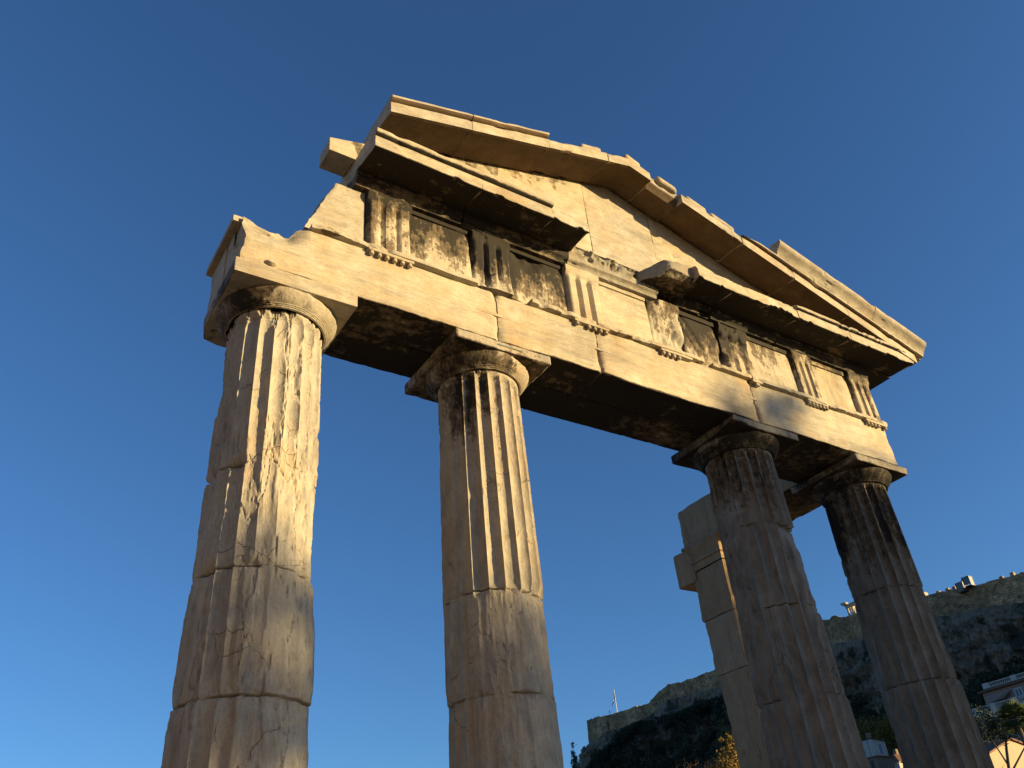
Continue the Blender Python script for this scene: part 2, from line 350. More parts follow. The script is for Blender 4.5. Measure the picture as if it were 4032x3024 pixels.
# --- columns: fluted, worn shafts ; sub-parts echinus and abacus
def radius(z): return .6047+(.486-.6047)*np.clip(z, 0, 7.6)/7.30
def make_column(i, joints, wear, notch=None, stain=None, seed=0, rag=.5, aback=None, loss=.10):
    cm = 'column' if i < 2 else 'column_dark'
    NT = 360
    zs = np.unique(np.concatenate([np.linspace(0, 2.4, 14), np.linspace(2.4, 7.50, 380), np.linspace(7.40, 7.56, 20)] + [np.linspace(j-.03, j+.03, 13) for j in joints]))
    th = np.arange(NT)/NT*2*math.pi
    T, Z = np.meshgrid(th, zs); T = T.ravel(); Z = Z.ravel()
    R0 = radius(Z)+(.014*sstep(6, 4, Z) if i == 0 else 0); ph = (T/(2*math.pi)*20) % 1.0
    fl = np.clip(4*ph*(1-ph), 0, 1)**.68
    dirs = np.stack([np.cos(T), np.sin(T)], 1)
    S = np.stack([dirs[:, 0]*R0, dirs[:, 1]*R0, Z], 1)
    # flutes die out in rounded ends just under the annulets
    endf = np.clip((7.525-Z)/.05-(1-fl)*.4, 0, 1)
    depth = (.052 if i < 2 else .066)*R0/.5
    r = R0-depth*fl*endf
    # arris chips : long ragged nibbles
    n1 = fbm(S, (9, 9, 1.3), seed+1, 5, .6); n2 = fbm(S, (16, 16, 9), seed+2, 4)
    chip = np.clip(n1-(.66-.20*rag), 0, 1)*.26+np.clip(n2-.60, 0, 1)*.06*rag
    lim = R0-chip
    r = np.minimum(r, lim+.0*r)
    # broken stretches where the flutes are gone
    w = wear(T, Z, S)
    nb = fbm(S, (3.6, 3.6, .75), seed+3, 5, .5); ns = fbm(S, (24, 24, 2.0), seed+4, 5, .6)
    tt = nb*9+ns*.8; terr = (np.floor(tt)+sstep(.38, .62, tt-np.floor(tt)))/9
    rb = R0-(.004 if i == 0 else .014)-loss*np.clip(terr-.40, 0, 1)-.013*(ns-.5)
    r = r*(1-w)+np.minimum(r+.03, rb)*w
    if notch is not None: r = r-notch(T, Z, S)
    cn = np.abs(fbm(S, (2.4, 2.4, .8), seed+12, 4)-.5); cn2 = np.abs(fbm(S, (2.2, 2.2, 2.6), seed+13, 4)-.5)
    r -= (.020*np.exp(-(cn/.006)**2)+.014*np.exp(-(cn2/.004)**2)*(vn(S*2.1, seed+14) > .55))*(.25+.75*w)
    for j in joints:
        jz = j+(fbm(S, 2.0, seed+9, 2)-.5)*.02
        a = np.exp(-((Z-jz)/.007)**2); r -= a*.022*(.12+1.5*sstep(.42, .62, fbm(S, 4, seed+6, 4, .6)))
        edge = np.exp(-np.abs(Z-jz)/.05)*np.clip(fbm(S, (5, 5, 5), seed+8, 4)-.5, 0, 1)*.16; r -= edge*1.5
    r -= (fbm(S, (7, 7, 3.5), seed+5, 5, .6)-.5)*(.006+.012*w)+(fbm(S, (45, 45, 18), seed+15, 3)-.5)*.004
    g = np.exp(-((Z-7.455)/.006)**2); r -= g*.012
    dk = sum((Z < j).astype(int) for j in joints); rng = np.random.default_rng(seed); off = rng.normal(size=(len(joints)+1, 3))*.0055; off[0] = 0
    r = r+off[dk, 2]*1.2
    P = np.stack([dirs[:, 0]*r+off[dk, 0], dirs[:, 1]*r+off[dk, 1], Z], 1)
    loc = (COLX[i], COLY, 0)
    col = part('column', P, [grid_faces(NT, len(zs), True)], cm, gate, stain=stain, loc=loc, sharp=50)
    # echinus with annulets
    pr = [(.500, 7.545), (.520, 7.55), (.520, 7.560), (.511, 7.562), (.527, 7.570), (.529, 7.578), (.519, 7.581), (.536, 7.588), (.539, 7.596), (.530, 7.600),
          (.552, 7.613), (.575, 7.634), (.598, 7.660), (.616, 7.686), (.627, 7.708), (.630, 7.722), (.622, 7.737)]
    pr = np.array(pr); NE = 160; te = np.arange(NE)/NE*2*math.pi
    TE, K = np.meshgrid(te, np.arange(len(pr))); TE = TE.ravel(); K = K.ravel()
    E = np.stack([np.cos(TE)*pr[K, 0], np.sin(TE)*pr[K, 0], pr[K, 1]], 1)
    wearE = np.clip(fbm(E+seed, 4.0, seed+21, 4, .6)-.5, 0, 1)*(.10 if i != 0 else .07)+(fbm(E, 14, seed+22, 3)-.5)*.006
    E[:, :2] *= (1-wearE/.55)[:, None]
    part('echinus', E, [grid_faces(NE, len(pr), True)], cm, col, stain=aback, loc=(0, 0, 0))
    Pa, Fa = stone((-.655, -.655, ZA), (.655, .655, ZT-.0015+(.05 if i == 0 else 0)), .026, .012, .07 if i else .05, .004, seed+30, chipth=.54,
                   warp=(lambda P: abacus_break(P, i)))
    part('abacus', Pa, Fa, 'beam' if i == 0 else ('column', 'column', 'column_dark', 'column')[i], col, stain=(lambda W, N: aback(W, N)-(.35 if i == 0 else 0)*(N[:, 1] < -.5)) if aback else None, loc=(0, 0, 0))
    return col
def abacus_break(P, i):
    if i == 2:      # front left lower corner knocked off
        d = (P[:, 0]+.655)+(P[:, 1]+.655)*.8+(P[:, 2]-ZA)*2.0
        k = np.clip(.34-d, 0, 1); P[:, 2] += k*.22; P[:, 1] += k*.12
    if i == 3:
        d = (.655-P[:, 0])+(P[:, 2]-ZA)*.5; k = np.clip(.12-d, 0, 1); P[:, 0] -= k*.5
    if i == 0:
        d = (P[:, 0]+.655)+(.655-P[:, 1])*.7+(P[:, 2]-ZA)*.4; k = np.clip(.22-d, 0, 1); P[:, 0] += k*.25; P[:, 1] -= k*.25; P[:, 1] += np.where(P[:, 1] < -.5, .0195, 0)
    return P
def vstreak(W, seed, s=(6, 6, .7)): return fbm(W, s, seed, 5, .6)
def wear0(T, Z, S):
    n = fbm(S, (2.6, 2.6, 1.6), 101, 4, .6)
    a = sstep(5.95, 5.25, Z+(n-.5)*1.3)
    back = sstep(.52, .64, fbm(S, (3.0, 3.0, .8), 104, 3))*sstep(6.5, 4.5, Z)      # flute stretches that survive
    return np.clip(a*(1-.75*back)+.55*sstep(.60, .72, fbm(S, (5, 5, .9), 107, 4)), 0, 1)
def wear1(T, Z, S):
    n = fbm(S, (2.2, 2.2, 1.5), 111, 4, .6)
    a = sstep(4.99, 4.84, Z+(n-.5)*.36)
    keep = ((np.cos(T-math.radians(232)) > .0) & (np.cos(T-math.radians(175)) > .86))
    return np.clip(a*np.where(keep, .35, 1.0), 0, 1)
def wear2(T, Z, S):
    n = fbm(S, (2.2, 2.2, 1.2), 121, 4, .6)
    sec = sstep(.45, .95, np.cos(T-math.radians(292)))
    a = sec*sstep(6.40, 6.34, Z)*sstep(5.2, 5.9, Z+(n-.5)*.8)
    return np.clip(a+.7*sstep(.62, .74, fbm(S, (4, 4, .8), 127, 4))+.8*sstep(.55, .75, n)*sstep(6.9, 6.6, Z)*sstep(6.2, 6.4, Z), 0, 1)
def wear3(T, Z, S):
    return .5*sstep(.62, .76, fbm(S, (4, 4, .8), 137, 4))
def notch2(T, Z, S):
    sec = sstep(.80, .97, np.cos(T-math.radians(293))); n = fbm(S, 3, 124, 3)
    return sec*sstep(6.43, 6.42, Z)*sstep(6.05, 6.38, Z+(n-.5)*.25)*.085
def stain_col(level_fn, seed):
    def f(W, N):
        return level_fn(W, N)+(vstreak(W, seed)-.5)*1.0
    return f
make_column(0, (5.79, 4.79, 3.74, 2.6), wear0, loss=.15, seed=11, rag=.75,
            stain=stain_col(lambda W, N: .04+.22*sstep(7.2, 7.5, W[:, 2])-.05*sstep(6.5, 5, W[:, 2]), 201),
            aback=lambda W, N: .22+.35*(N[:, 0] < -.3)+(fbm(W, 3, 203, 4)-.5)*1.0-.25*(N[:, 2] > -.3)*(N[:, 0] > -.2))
make_column(1, (4.92, 3.92, 2.8), wear1, loss=.05, seed=13, rag=.22,
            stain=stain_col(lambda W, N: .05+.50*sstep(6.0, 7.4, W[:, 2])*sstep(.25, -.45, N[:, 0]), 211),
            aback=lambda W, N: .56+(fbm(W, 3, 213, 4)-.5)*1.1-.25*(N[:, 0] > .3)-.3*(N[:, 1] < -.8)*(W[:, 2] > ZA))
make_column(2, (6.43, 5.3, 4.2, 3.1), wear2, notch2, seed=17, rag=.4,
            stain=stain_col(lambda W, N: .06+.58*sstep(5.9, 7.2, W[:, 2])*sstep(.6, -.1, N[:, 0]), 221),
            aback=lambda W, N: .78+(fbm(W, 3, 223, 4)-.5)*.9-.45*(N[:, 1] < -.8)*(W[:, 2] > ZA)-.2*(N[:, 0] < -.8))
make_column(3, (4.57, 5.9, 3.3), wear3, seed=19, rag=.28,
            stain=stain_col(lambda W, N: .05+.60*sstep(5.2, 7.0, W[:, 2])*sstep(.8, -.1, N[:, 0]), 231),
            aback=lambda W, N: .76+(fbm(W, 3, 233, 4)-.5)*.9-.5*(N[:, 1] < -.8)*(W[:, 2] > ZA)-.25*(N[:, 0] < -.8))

# --- architrave
def soot_beam(W, N):
    s = fbm(W, (1.2, 1.2, 1.2), 301, 4)-.5; s2 = fbm(W, (.9, 3.5, 3.5), 303, 5, .6)-.5
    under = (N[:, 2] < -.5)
    face = .02+s*.5+s2*.45+.22*sstep(8.48, 8.62, W[:, 2])*(fbm(W, (1.6, 1, 1), 305, 3) > .5)
    # darker round the third support and at its joint
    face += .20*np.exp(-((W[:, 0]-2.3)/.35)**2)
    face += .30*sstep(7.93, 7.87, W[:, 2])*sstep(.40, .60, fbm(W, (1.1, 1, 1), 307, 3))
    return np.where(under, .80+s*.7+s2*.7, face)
def arch_left(P):
    x, y, z = P[:, 0].copy(), P[:, 1].copy(), P[:, 2].copy()
    n = fbm(P, 4, 311, 5, .6)-.5
    top = np.interp(x, [-5.3, -5.16, -5.02, -4.94, -4.83, -4.72, -4.66, -4.58], [8.60, 8.55, 8.50, 8.47, 8.50, 8.47, 8.59, 8.62])+n*.03
    P[:, 2] = np.where(z > 8.3, np.minimum(z, 8.3+(top-8.3)*(z-8.3)/(8.61-8.3)), z)
    m = (y < .3)
    lowline = 8.14+.28*np.abs(x+5.0)+n*.10
    k = sstep(0, .34, z-lowline)*sstep(-4.50, -4.78, x)*m
    P[:, 1] += k*(.11+n*.16)
    # left end : ragged break
    e = sstep(-5.05, -5.23, x)*m*sstep(8.0, 8.1, z); P[:, 0] += e*(.02+n*.10)
    return P
def seam_edge(P):
    return P
blocks = [(-5.23, -2.175, arch_left), (-2.163, -.657, None), (-.643, 2.183, None), (2.195, 5.30, None)]
arch = []
for k, (a, b, wf) in enumerate(blocks):
    P, F = stone((a, 0, ZT), (b, .56, ZB), .036, .010, .075, .005, 320+k, warp=wf, chipth=.56, chipscale=3.0)
    dd = np.minimum(np.where(a > -5, P[:, 0]-a, 9), np.where(b < 5, b-P[:, 0], 9)); P[:, 1] += sstep(.06, .0, dd)*np.clip(fbm(P, (6, 3, 5), 329, 4, .6)-.40, 0, 1)*.16*(P[:, 1] < .1)
    # the soffit edge between the inner columns is worn hollow
    x, z = P[:, 0], P[:, 2]
    lowf = sstep(8.05, 7.87, z)*(fbm(P, (1.3, .6, .6), 333, 4)-.45)*.10*sstep(.25, .0, P[:, 1]); P[:, 2] = z+np.where(z < 8.05, np.clip(lowf, -.02, .05), 0)
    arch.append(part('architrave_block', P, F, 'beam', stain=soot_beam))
for k, (a, b) in enumerate([(-5.24, -2.3), (-2.29, 2.25), (2.26, 5.30)]):
    P, F = stone((a, .575, ZT+.004), (b, 1.13, ZB), .06, .014, .09, .008, 340+k)
    part('architrave_block', P, F, 'beam', stain=soot_beam)
P, F = stone((-5.31, .14, 8.52), (-5.20, 1.13, 8.60), .03, .01, .05, .004, 350); part('crown_moulding', P, F, 'beam', arch[0], stain=.15)
# fillet (taenia) in surviving lengths and the pegged strips under the triglyphs
TRI = [(-3.87, -3.30), (-2.46, -1.90), (-1.02, -.46), (.43, 1.01), (1.80, 2.40), (3.39, 3.87), (4.78, 5.31)]
def wav(P, s=390): P[:, 2] += (fbm(P, (2, .1, .1), s, 3)-.5)*.03; P[:, 1] += np.clip(fbm(P, (6, 1, 1), s+3, 4)-.5, 0, 1)*.16; return P
for k, (a, b, bl) in enumerate([(-4.53, -2.45, 0), (-1.68, -.66, 1), (-.64, 1.25, 2), (1.42, 2.185, 2), (2.195, 5.36, 3)]):
    P, F = stone((a, -.078, ZB-.012), (b, .2, ZB+.055), .03, .012, .05, .004, 360+k, warp=wav); part('fillet', P, F, 'beam', arch[bl], stain=lambda W, N: .18+(fbm(W, 3, 371, 4)-.5)*.9+.1*(N[:, 2] < -.5))
def guttae(x0, x1, seed, missing=()):
    m = MB(); P, F = stone((x0, -.066, ZB-.050), (x1, .02, ZB-.005), .02, .008, .04, .003, seed); m.add(P, F[0])
    for j in range(6):
        if j in missing: continue
        x = x0+(j+.5)*(x1-x0)/6; z0 = ZB-.042
        m.tube([(x, -.036, z0-.004), (x, -.036, z0-.025), (x, -.034, z0-.048), (x, -.032, z0-.056)], [.022, .028, .031, .018], 9)
    return m
for k, (ti, bl, miss) in enumerate([(0, 0, ()), (2, 2, (1,)), (3, 2, (4, 5)), (4, 3, (0, 1, 4, 5)), (5, 3, ()), (6, 3, (4,))]):
    a, b = TRI[ti]; g = guttae(max(a, 2.2) if ti == 4 else a, b, 380+k, miss)
    P = np.concatenate(g.V); fs = [np.concatenate(g.Q), np.concatenate(g.T)]
    part('pegged_strip', P, fs, 'beam', arch[bl], stain=lambda W, N: .22+(fbm(W, 6, 395, 3)-.5)*.9)
for k, (a, b, z0, z1, bl) in enumerate([(-2.50, -1.86, 8.245, 8.285, 1), (-.83, -.37, 8.24, 8.275, 2), (1.93, 2.43, 8.265, 8.30, 3)]):
    P, F = stone((a, -.0035, z0), (b, .05, z1), .04, .002, 0, 0, 397+k); part('stone_inlay', P, F, 'cornice', arch[bl], stain=.12)
m = MB(); m.tube([(-4.91, .02, 7.955), (-4.91, -.015, 7.955), (-4.91, -.035, 7.96), (-4.91, -.045, 7.965)], [.07, .066, .045, .01], 12); m.V[0][:, 2] = 7.955+(m.V[0][:, 2]-7.955)*.55
part('lifting_boss', np.concatenate(m.V), [np.concatenate(m.Q), np.concatenate(m.T)], 'beam', arch[0])
m = MB().box((-2.22, -.0285, 7.792), (-1.88, -.015, 7.812)); o = m.build('metal_cramp', plain('green_bronze', (.10, .13, .10), .6), gate)

# --- frieze: metope slabs and triglyphs
def soot_frieze(amount, seed, low=8.66, high=9.54):
    def f(W, N):
        h = (W[:, 2]-low)/(high-low)
        s = fbm(W, (2.2, 2.2, 1.2), seed, 4)-.5; v = fbm(W, (7, 5, .9), seed+2, 5, .6)-.5
        return amount*(.38+.62*h)+s*.80+v*.55
    return f
met = [(-4.56, -3.875), (-3.295, -2.465), (-1.895, -1.025), (-.455, .425), (1.015, 1.795), (2.405, 3.385), (3.875, 4.775)]
amt = [0.0, .80, 1.05, .10, .82, .58, .52]
def left_break(P):
    x, z = P[:, 0].copy(), P[:, 2]; t = np.clip((z-8.665)/(9.54-8.665), 0, 1); e = -4.56+.30*t+(fbm(P, (2, 3, 5), 401, 4)-.5)*.10
    P[:, 0] = e+(x+4.56)/(.685)*(-3.875-e); return P
fr = []
for k, (a, b) in enumerate(met):
    P, F = stone((a, .045, ZB+.056), (b, .62, 9.545), .035, .008, .05, .007, 410+k, warp=left_break if k == 0 else None)
    if k in (2, 4):     # spalled faces
        f_ = (P[:, 1] < .2); P[:, 1] += f_*np.clip(fbm(P, (2.5, 1, 1.6), 431+k, 4, .6)-.48, 0, 1)*.22
    if k == 4:          # slanting cracks
        f_ = (P[:, 1] < .3); u = (P[:, 0]-a)/(b-a)+(P[:, 2]-8.66)*.75
        P[:, 1] += f_*(.05*np.exp(-((u-.45+(fbm(P, 5, 441, 3)-.5)*.1)/.03)**2)+.04*np.exp(-((u-.72)/.02)**2))-f_*.03*sstep(.45, .40, u)
    fr.append(part('metope', P, F, 'slab' if k in (0, 3) else 'frieze', stain=soot_frieze(amt[k], 450+k*7)))
    # narrow crowning band on each slab
    if k: Pb, Fb = stone((a+.01, .020, 9.46), (b-.01, .10, 9.543), .03, .008, .06, .004, 460+k); part('band', Pb, Fb, 'frieze', fr[-1], stain=soot_frieze(amt[k]+.15, 470+k*5))
tamt = [.82, .95, .0, .50, .85, .68, .80]
def make_tri(k, a, b):
    P, F = stone((a, -.022, ZB+.056), (b, .50, 9.545), (.017, .05, .03), .007, .05, .004, 480+k, chipth=.55)
    w = b-a; u = (P[:, 0]-a)/w; z = P[:, 2]; front = sstep(.10, -.01, P[:, 1])
    d = np.zeros(len(P))
    for c, hw in ((1/3, .085), (2/3, .085), (0, .075), (1, .075)):
        d = np.maximum(d, np.clip(1-np.abs(u-c)/hw, 0, 1)*.050)
    cap = 9.40; arc = cap-.02*0
    d *= sstep(arc, arc-.02, z)
    n = fbm(P, (2.5, 1, 2.5), 490+k*3, 4, .6)
    if k == 1: d *= sstep(8.62, 8.85, z+(n-.5)*.5); P[:, 1] += front*np.clip(n-.48, 0, 1)*.2*sstep(9.3, 8.8, z)
    if k == 3: d = d*.35; P[:, 1] += front*(.10*sstep(9.25, 9.05, z+(u-.5)*.5)*(1-sstep(.1, .9, n))+np.clip(n-.5, 0, 1)*.25)
    if k == 4: mid = sstep(9.30, 9.26, z+(n-.5)*.1)*sstep(8.96, 9.06, z); d *= (1-mid); P[:, 1] += front*mid*.05
    P[:, 1] += front*d
    P[:, 1] -= front*.018*sstep(9.42, 9.43, z)*(np.clip(.62-n, 0, 1) > .06)
    return P, F
for k, (a, b) in enumerate(TRI):
    P, F = make_tri(k, a, b); part('triglyph', P, F, 'slab' if k == 2 else 'frieze', stain=soot_frieze(tamt[k], 500+k*9), sharp=30)
P, F = stone((-4.05, .63, ZB), (5.29, 1.10, 9.53), .12, .02, .08, .01, 520); part('backing_wall', P, F, 'cornice', stain=.1)

# --- cornice
def rakez(x): return 11.45-.289*np.abs(np.asarray(x)-.04)
GEI = [(-.58, 0), (-.58, .175), (-.572, .182), (-.572, .190), (-.612, .200), (-.632, .228), (-.632, .258), (-.612, .288), (-.575, .300), (.55, .33), (.55, -.105), (-.035, -.105), (-.05, -.06), (-.095, -.03), (-.105, .07), (-.52, .036), (-.535, 0)]
GEI_WORN = [(-.575, .0), (-.575, .17), (-.55, .19), (-.56, .23), (-.50, .285), (.55, .32), (.55, -.105), (-.035, -.105), (-.05, -.06), (-.095, -.03), (-.105, .07), (-.52, .036), (-.535, 0)]
GEI_END = [(-.58, 0), (-.58, .185), (-.55, .25), (-.45, .28), (.55, .30), (.55, -.105), (-.035, -.105), (-.05, -.06), (-.095, -.03), (-.105, .07), (-.52, .036), (-.535, 0)]
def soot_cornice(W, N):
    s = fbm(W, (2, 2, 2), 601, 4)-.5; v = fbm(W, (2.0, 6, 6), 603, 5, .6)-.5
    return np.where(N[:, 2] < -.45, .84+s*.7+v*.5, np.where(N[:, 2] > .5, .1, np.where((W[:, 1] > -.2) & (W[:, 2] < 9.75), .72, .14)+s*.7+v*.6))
def soot_inner(W, N):
    s = fbm(W, (2, 2, 2), 611, 4)-.5; v = fbm(W, (4.0, 5, 5), 613, 5, .6)-.5
    return np.where(N[:, 2] < -.45, .10+s*.5+v*.35, np.where((N[:, 1] < -.4), .02+s*.55+v*.4, .15))
def soffit_nicks(P):
    nb = fbm(P*[1, 0, 0], 8, 626, 5, .7); P[:, 2] += sstep(.60, .64, nb)*.03*sstep(-.45, -.57, P[:, 1])*sstep(.16, .02, P[:, 2]); return P
flat = lambda z0: (lambda x: np.full(np.shape(x), z0))
def soffit_breaks(P):
    nb = fbm(P*[1, 0, 0], 9, 623, 5, .7); P[:, 2] += sstep(.62, .66, nb)*.035*sstep(-.45, -.57, P[:, 1])*sstep(.16, .02, P[:, 2]); P[:, 2] -= sstep(.60, .64, fbm(P*[1, 0, 0]+7, 5.0, 627, 5, .7))*.04*sstep(-.50, -.60, P[:, 1])*sstep(.19, .24, P[:, 2])
    n = fbm(P, (2.2, 4, 3), 621, 4, .6); k = np.clip(n-.52, 0, 1)*.5*sstep(-.15, -.5, P[:, 1])*sstep(.12, .0, P[:, 2])
    P[:, 2] += k*.5; return P
z0 = 9.635
for k, (a, b, prf) in enumerate([(-4.035, -2.62, GEI), (-2.61, -1.56, GEI), (-1.55, -.985, GEI_WORN)]):
    P, F = sweep(prf, a, b, .04, flat(z0), 630+k, .005, .05 if k == 2 else .018, .03, .02 if k < 2 else .05, prof_mod=soffit_breaks if k == 2 else soffit_nicks)
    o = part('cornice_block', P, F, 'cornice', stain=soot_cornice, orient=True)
GR = [p if p[1] < .18 or p[0] > 0 else p for p in GEI]
GEI_R = [(-.58, 0), (-.58, .175), (-.560, .185), (-.560, .195), (-.60, .208), (-.612, .235), (-.612, .258), (-.59, .285), (-.55, .295), (.55, .33), (.55, -.105), (-.035, -.105), (-.05, -.06), (-.095, -.03), (-.105, .07), (-.52, .036), (-.535, 0)]
for k, (a, b, prf) in enumerate([(.98, 1.66, GEI_END), (1.67, 3.05, GEI_WORN), (3.06, 4.28, GEI_R), (4.29, 5.93, GEI_R)]):
    P, F = sweep(prf, a, b, .04, flat(z0+.02), 650+k, .005, .05 if k < 2 else .035, .03, .02, prof_mod=soffit_breaks)
    if k == 3:
        P[:, 1] = np.where(P[:, 1] > .5, 1.05, P[:, 1]); P[:, 2] = np.where((P[:, 0] > 5.36) & (P[:, 1] > -.5), np.maximum(P[:, 2], z0+.02+.045), P[:, 2])
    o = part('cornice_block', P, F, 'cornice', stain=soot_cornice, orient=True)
# broken stump of the missing middle length: moulding below, rough fracture above
def fracture(P):
    up = sstep(.02, .10, P[:, 2])*(P[:, 1] < .2); t = fbm(P, (5, 5, 7), 672, 4)*7+P[:, 0]*2.2; st = (np.floor(t)+sstep(.3, .7, t-np.floor(t)))/7
    P[:, 1] += up*((st-P[:, 0]*.314-.5)*.45+(fbm(P, (22, 22, 9), 673, 4)-.5)*.05); P[:, 2] += up*(fbm(P, (4, 4, 4), 674, 4)-.5)*.10*(P[:, 2] > .2); return P
STUMP = [(-.10, .06), (-.095, -.03), (-.05, -.06), (-.035, -.105), (.3, -.105), (.3, .28), (-.02, .27), (-.085, .20)]
P, F = sweep(STUMP, -.98, .60, .022, flat(z0), 670, .012, .03, .022, .02, prof_mod=fracture); part('broken_cornice', P, F, 'rock_stone', stain=lambda W, N: .05+(fbm(W, 3, 671, 4)-.5)*.6+.12*(W[:, 2] < 9.6), orient=True)
def boulder(lo, hi, seed, planes):
    P, F = stone(lo, hi, .024, .02, .05, .0, seed); c = (np.array(lo)+np.array(hi))/2
    for n, o in planes:
        n = np.array(n, float); n /= np.linalg.norm(n); d = (P-c)@n-o-(fbm(P, 5, seed+int(abs(o)*100), 4)-.5)*.05
        P = P-np.maximum(d, 0)[:, None]*n
    N = vnormals(P, F); return P+N*((fbm(P, 8, seed+5, 5, .6)-.5)*.03)[:, None], F
P, F = boulder((.26, -.47, 9.665), (1.06, .3, 9.945), 675, [((-1, -.8, .15), .33), ((-1, -.1, 2.0), .22), ((-.1, -1, -1.1), .30), ((-.3, -1, .6), .37), ((-1, -.6, -1.0), .40), ((.3, .2, 1), .15)])
part('broken_cornice', P, F, 'rock_stone', stain=lambda W, N: np.where(N[:, 2] < -.3, .75, .22)+(fbm(W, 3, 677, 4)-.5)*.6)

# --- tympanum slabs (front face under the raking cornice)
for k, (a, b) in enumerate([(-4.37, -.463), (-.457, .803), (.808, 5.2)]):
    P, F = stone((a, -.03, 0), (b, .30, 1.0), (.05, .1, .055), .006, .03, .004, 700+k)
    h = np.maximum(rakez(P[:, 0])+np.where(P[:, 0] < -3.86, -.005, .11)-9.96, .03); P[:, 2] = 9.96+P[:, 2]*h
    if k == 2:
        P[:, 1] += (P[:, 1] < .1)*np.clip(fbm(P, (2.2, 1, 3), 711, 4, .6)-.5, 0, 1)*.12
        t = (P[:, 2]-10.9)+(P[:, 0]-.95)*.75; P[:, 1] += (P[:, 1] < .1)*(.05*np.exp(-((t-.0+(fbm(P, 4, 713, 3)-.5)*.12)/.03)**2)*(P[:, 0] < 1.9))
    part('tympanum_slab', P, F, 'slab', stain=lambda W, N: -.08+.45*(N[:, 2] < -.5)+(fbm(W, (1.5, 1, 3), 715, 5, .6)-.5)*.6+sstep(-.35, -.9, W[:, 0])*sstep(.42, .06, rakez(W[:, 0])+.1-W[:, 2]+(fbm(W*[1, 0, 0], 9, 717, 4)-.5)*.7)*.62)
# --- raking cornice
RK_FULL = [(-.60, 0), (-.60, .175), (-.575, .182), (-.575, .190), (-.622, .200), (-.645, .222), (-.647, .250), (-.630, .275), (-.575, .288), (.9, .31), (.9, .10), (-.04, .10), (-.06, .09), (-.07, .055), (-.55, .03), (-.555, 0)]
RK_BARE = [(-.60, 0), (-.60, .17), (-.575, .20), (-.50, .21), (.9, .235), (.9, .10), (-.04, .10), (-.06, .09), (-.07, .055), (-.55, .03), (-.555, 0)]
RK_BROK = [(-.44, .02), (-.52, .12), (-.54, .20), (-.50, .23), (.9, .25), (.9, .10), (-.04, .10), (-.06, .09), (-.07, .055), (-.40, .03)]
rk = []
for k, (a, b, prf) in enumerate([(-3.845, -2.705, RK_FULL), (-2.695, -1.465, RK_FULL), (-1.455, -.375, RK_BARE), (-.365, .43, RK_BARE), (.445, 1.0, RK_BROK), (1.02, 2.19, RK_BARE), (2.20, 3.26, RK_FULL), (3.27, 4.44, RK_FULL), (4.45, 6.02, RK_FULL)]):
    shift = [0, -.004, .003, 0, -.012, .006, -.004, 0, .002][k]
    P, F = sweep(prf, a, b, .035, lambda x, s=shift: rakez(x)+s, 730+k, .005 if k != 4 else .025, .022 if k < 2 or k > 6 else .05, .03, .006 if k < 2 or k > 6 else .02)
    if k == 6:
        bite = sstep(2.62, 2.25, P[:, 0]); P[:, 2] -= bite*np.clip(P[:, 2]-rakez(P[:, 0])-.17, 0, 1)
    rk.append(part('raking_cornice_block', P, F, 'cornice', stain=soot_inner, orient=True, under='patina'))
# remains of the crowning roll on the bare blocks
for k, (a, b, pi) in enumerate([(-.86, -.46, 2), (.00, .30, 3), (.60, .98, 4), (1.14, 1.55, 5), (1.62, 2.10, 5)]):
    P, F = stone((a, -.60, .17), (b, -.30, .285), .03, .05, .10, .012, 750+k); P[:, 2] += rakez(P[:, 0]); part('crown_moulding', P, F, 'cornice', rk[pi], stain=.1)
# gutter moulding (sima) on the right slope
SIMA = [(-.53, .292), (-.53, .312), (-.60, .315), (-.60, .335), (-.612, .350), (-.630, .385), (-.668, .43), (-.715, .472), (-.738, .515), (-.738, .535), (-.725, .545), (-.725, .575), (-.55, .58), (-.42, .36), (-.42, .292)]
for k, (a, b) in enumerate([(2.98, 3.95), (3.96, 5.10), (5.11, 6.32)]):
    P, F = sweep(SIMA, a, b, .03, rakez, 760+k, .004, .02, .025, .06 if k == 0 else .008)
    part('gutter_moulding', P, F, 'cornice', stain=lambda W, N: .02+(fbm(W, 3, 761, 4)-.5)*.5+.25*sstep(3.2, 3.0, W[:, 0]), orient=True)
# stump of the corner ornament
P, F = stone((5.52, -.62, .50), (6.0, -.3, .78), .03, .05, .08, .012, 770)
P[:, 2] = np.where(P[:, 2] > .52, .50+(P[:, 2]-.50)*np.interp(P[:, 0], [5.5, 5.62, 5.85, 6.0], [.30, .75, 1.0, .25]), P[:, 2]); P[:, 2] += rakez(P[:, 0]); part('corner_ornament', P, F, 'cornice', stain=.05)

# --- side beam running back from the last column to the inner pier (anta)
P, F = stone((4.22, 1.14, ZT+.002), (5.28, 3.90, ZB-.01), .04, .018, .12, .01, 800, chipth=.5); part('side_beam', P, F, 'pier', stain=lambda W, N: np.where(N[:, 2] < -.4, .72, .12)+(fbm(W, 2.5, 801, 4)-.5)*.7)
P, F = stone((4.17, 2.96, ZT-.055), (5.3, 3.93, ZT), .03, .008, .03, .003, 803); part('fillet', P, F, 'rock_stone', stain=.2)
ANT = [(0.0, 1.6), (1.604, 3.3), (3.304, 5.52), (5.524, 6.46), (6.464, 7.36)]
pier = None
for k, (a, b) in enumerate(ANT):
    yb = [3.72, 3.70, 3.70, 3.76, 3.80][k]
    P, F = stone((4.22, 3.06, a), (5.15, yb, b), .03, .010, .075, .012, 810+k, chipth=.54)
    P[:, 1] += (P[:, 1] > 3.4)*(fbm(P, (1, 1, 2.5), 819, 4)-.5)*.10
    o = part('pier_block', P, F, 'pier', stain=lambda W, N: .16+(fbm(W, (3, 3, 1), 821, 5)-.5)*1.0)
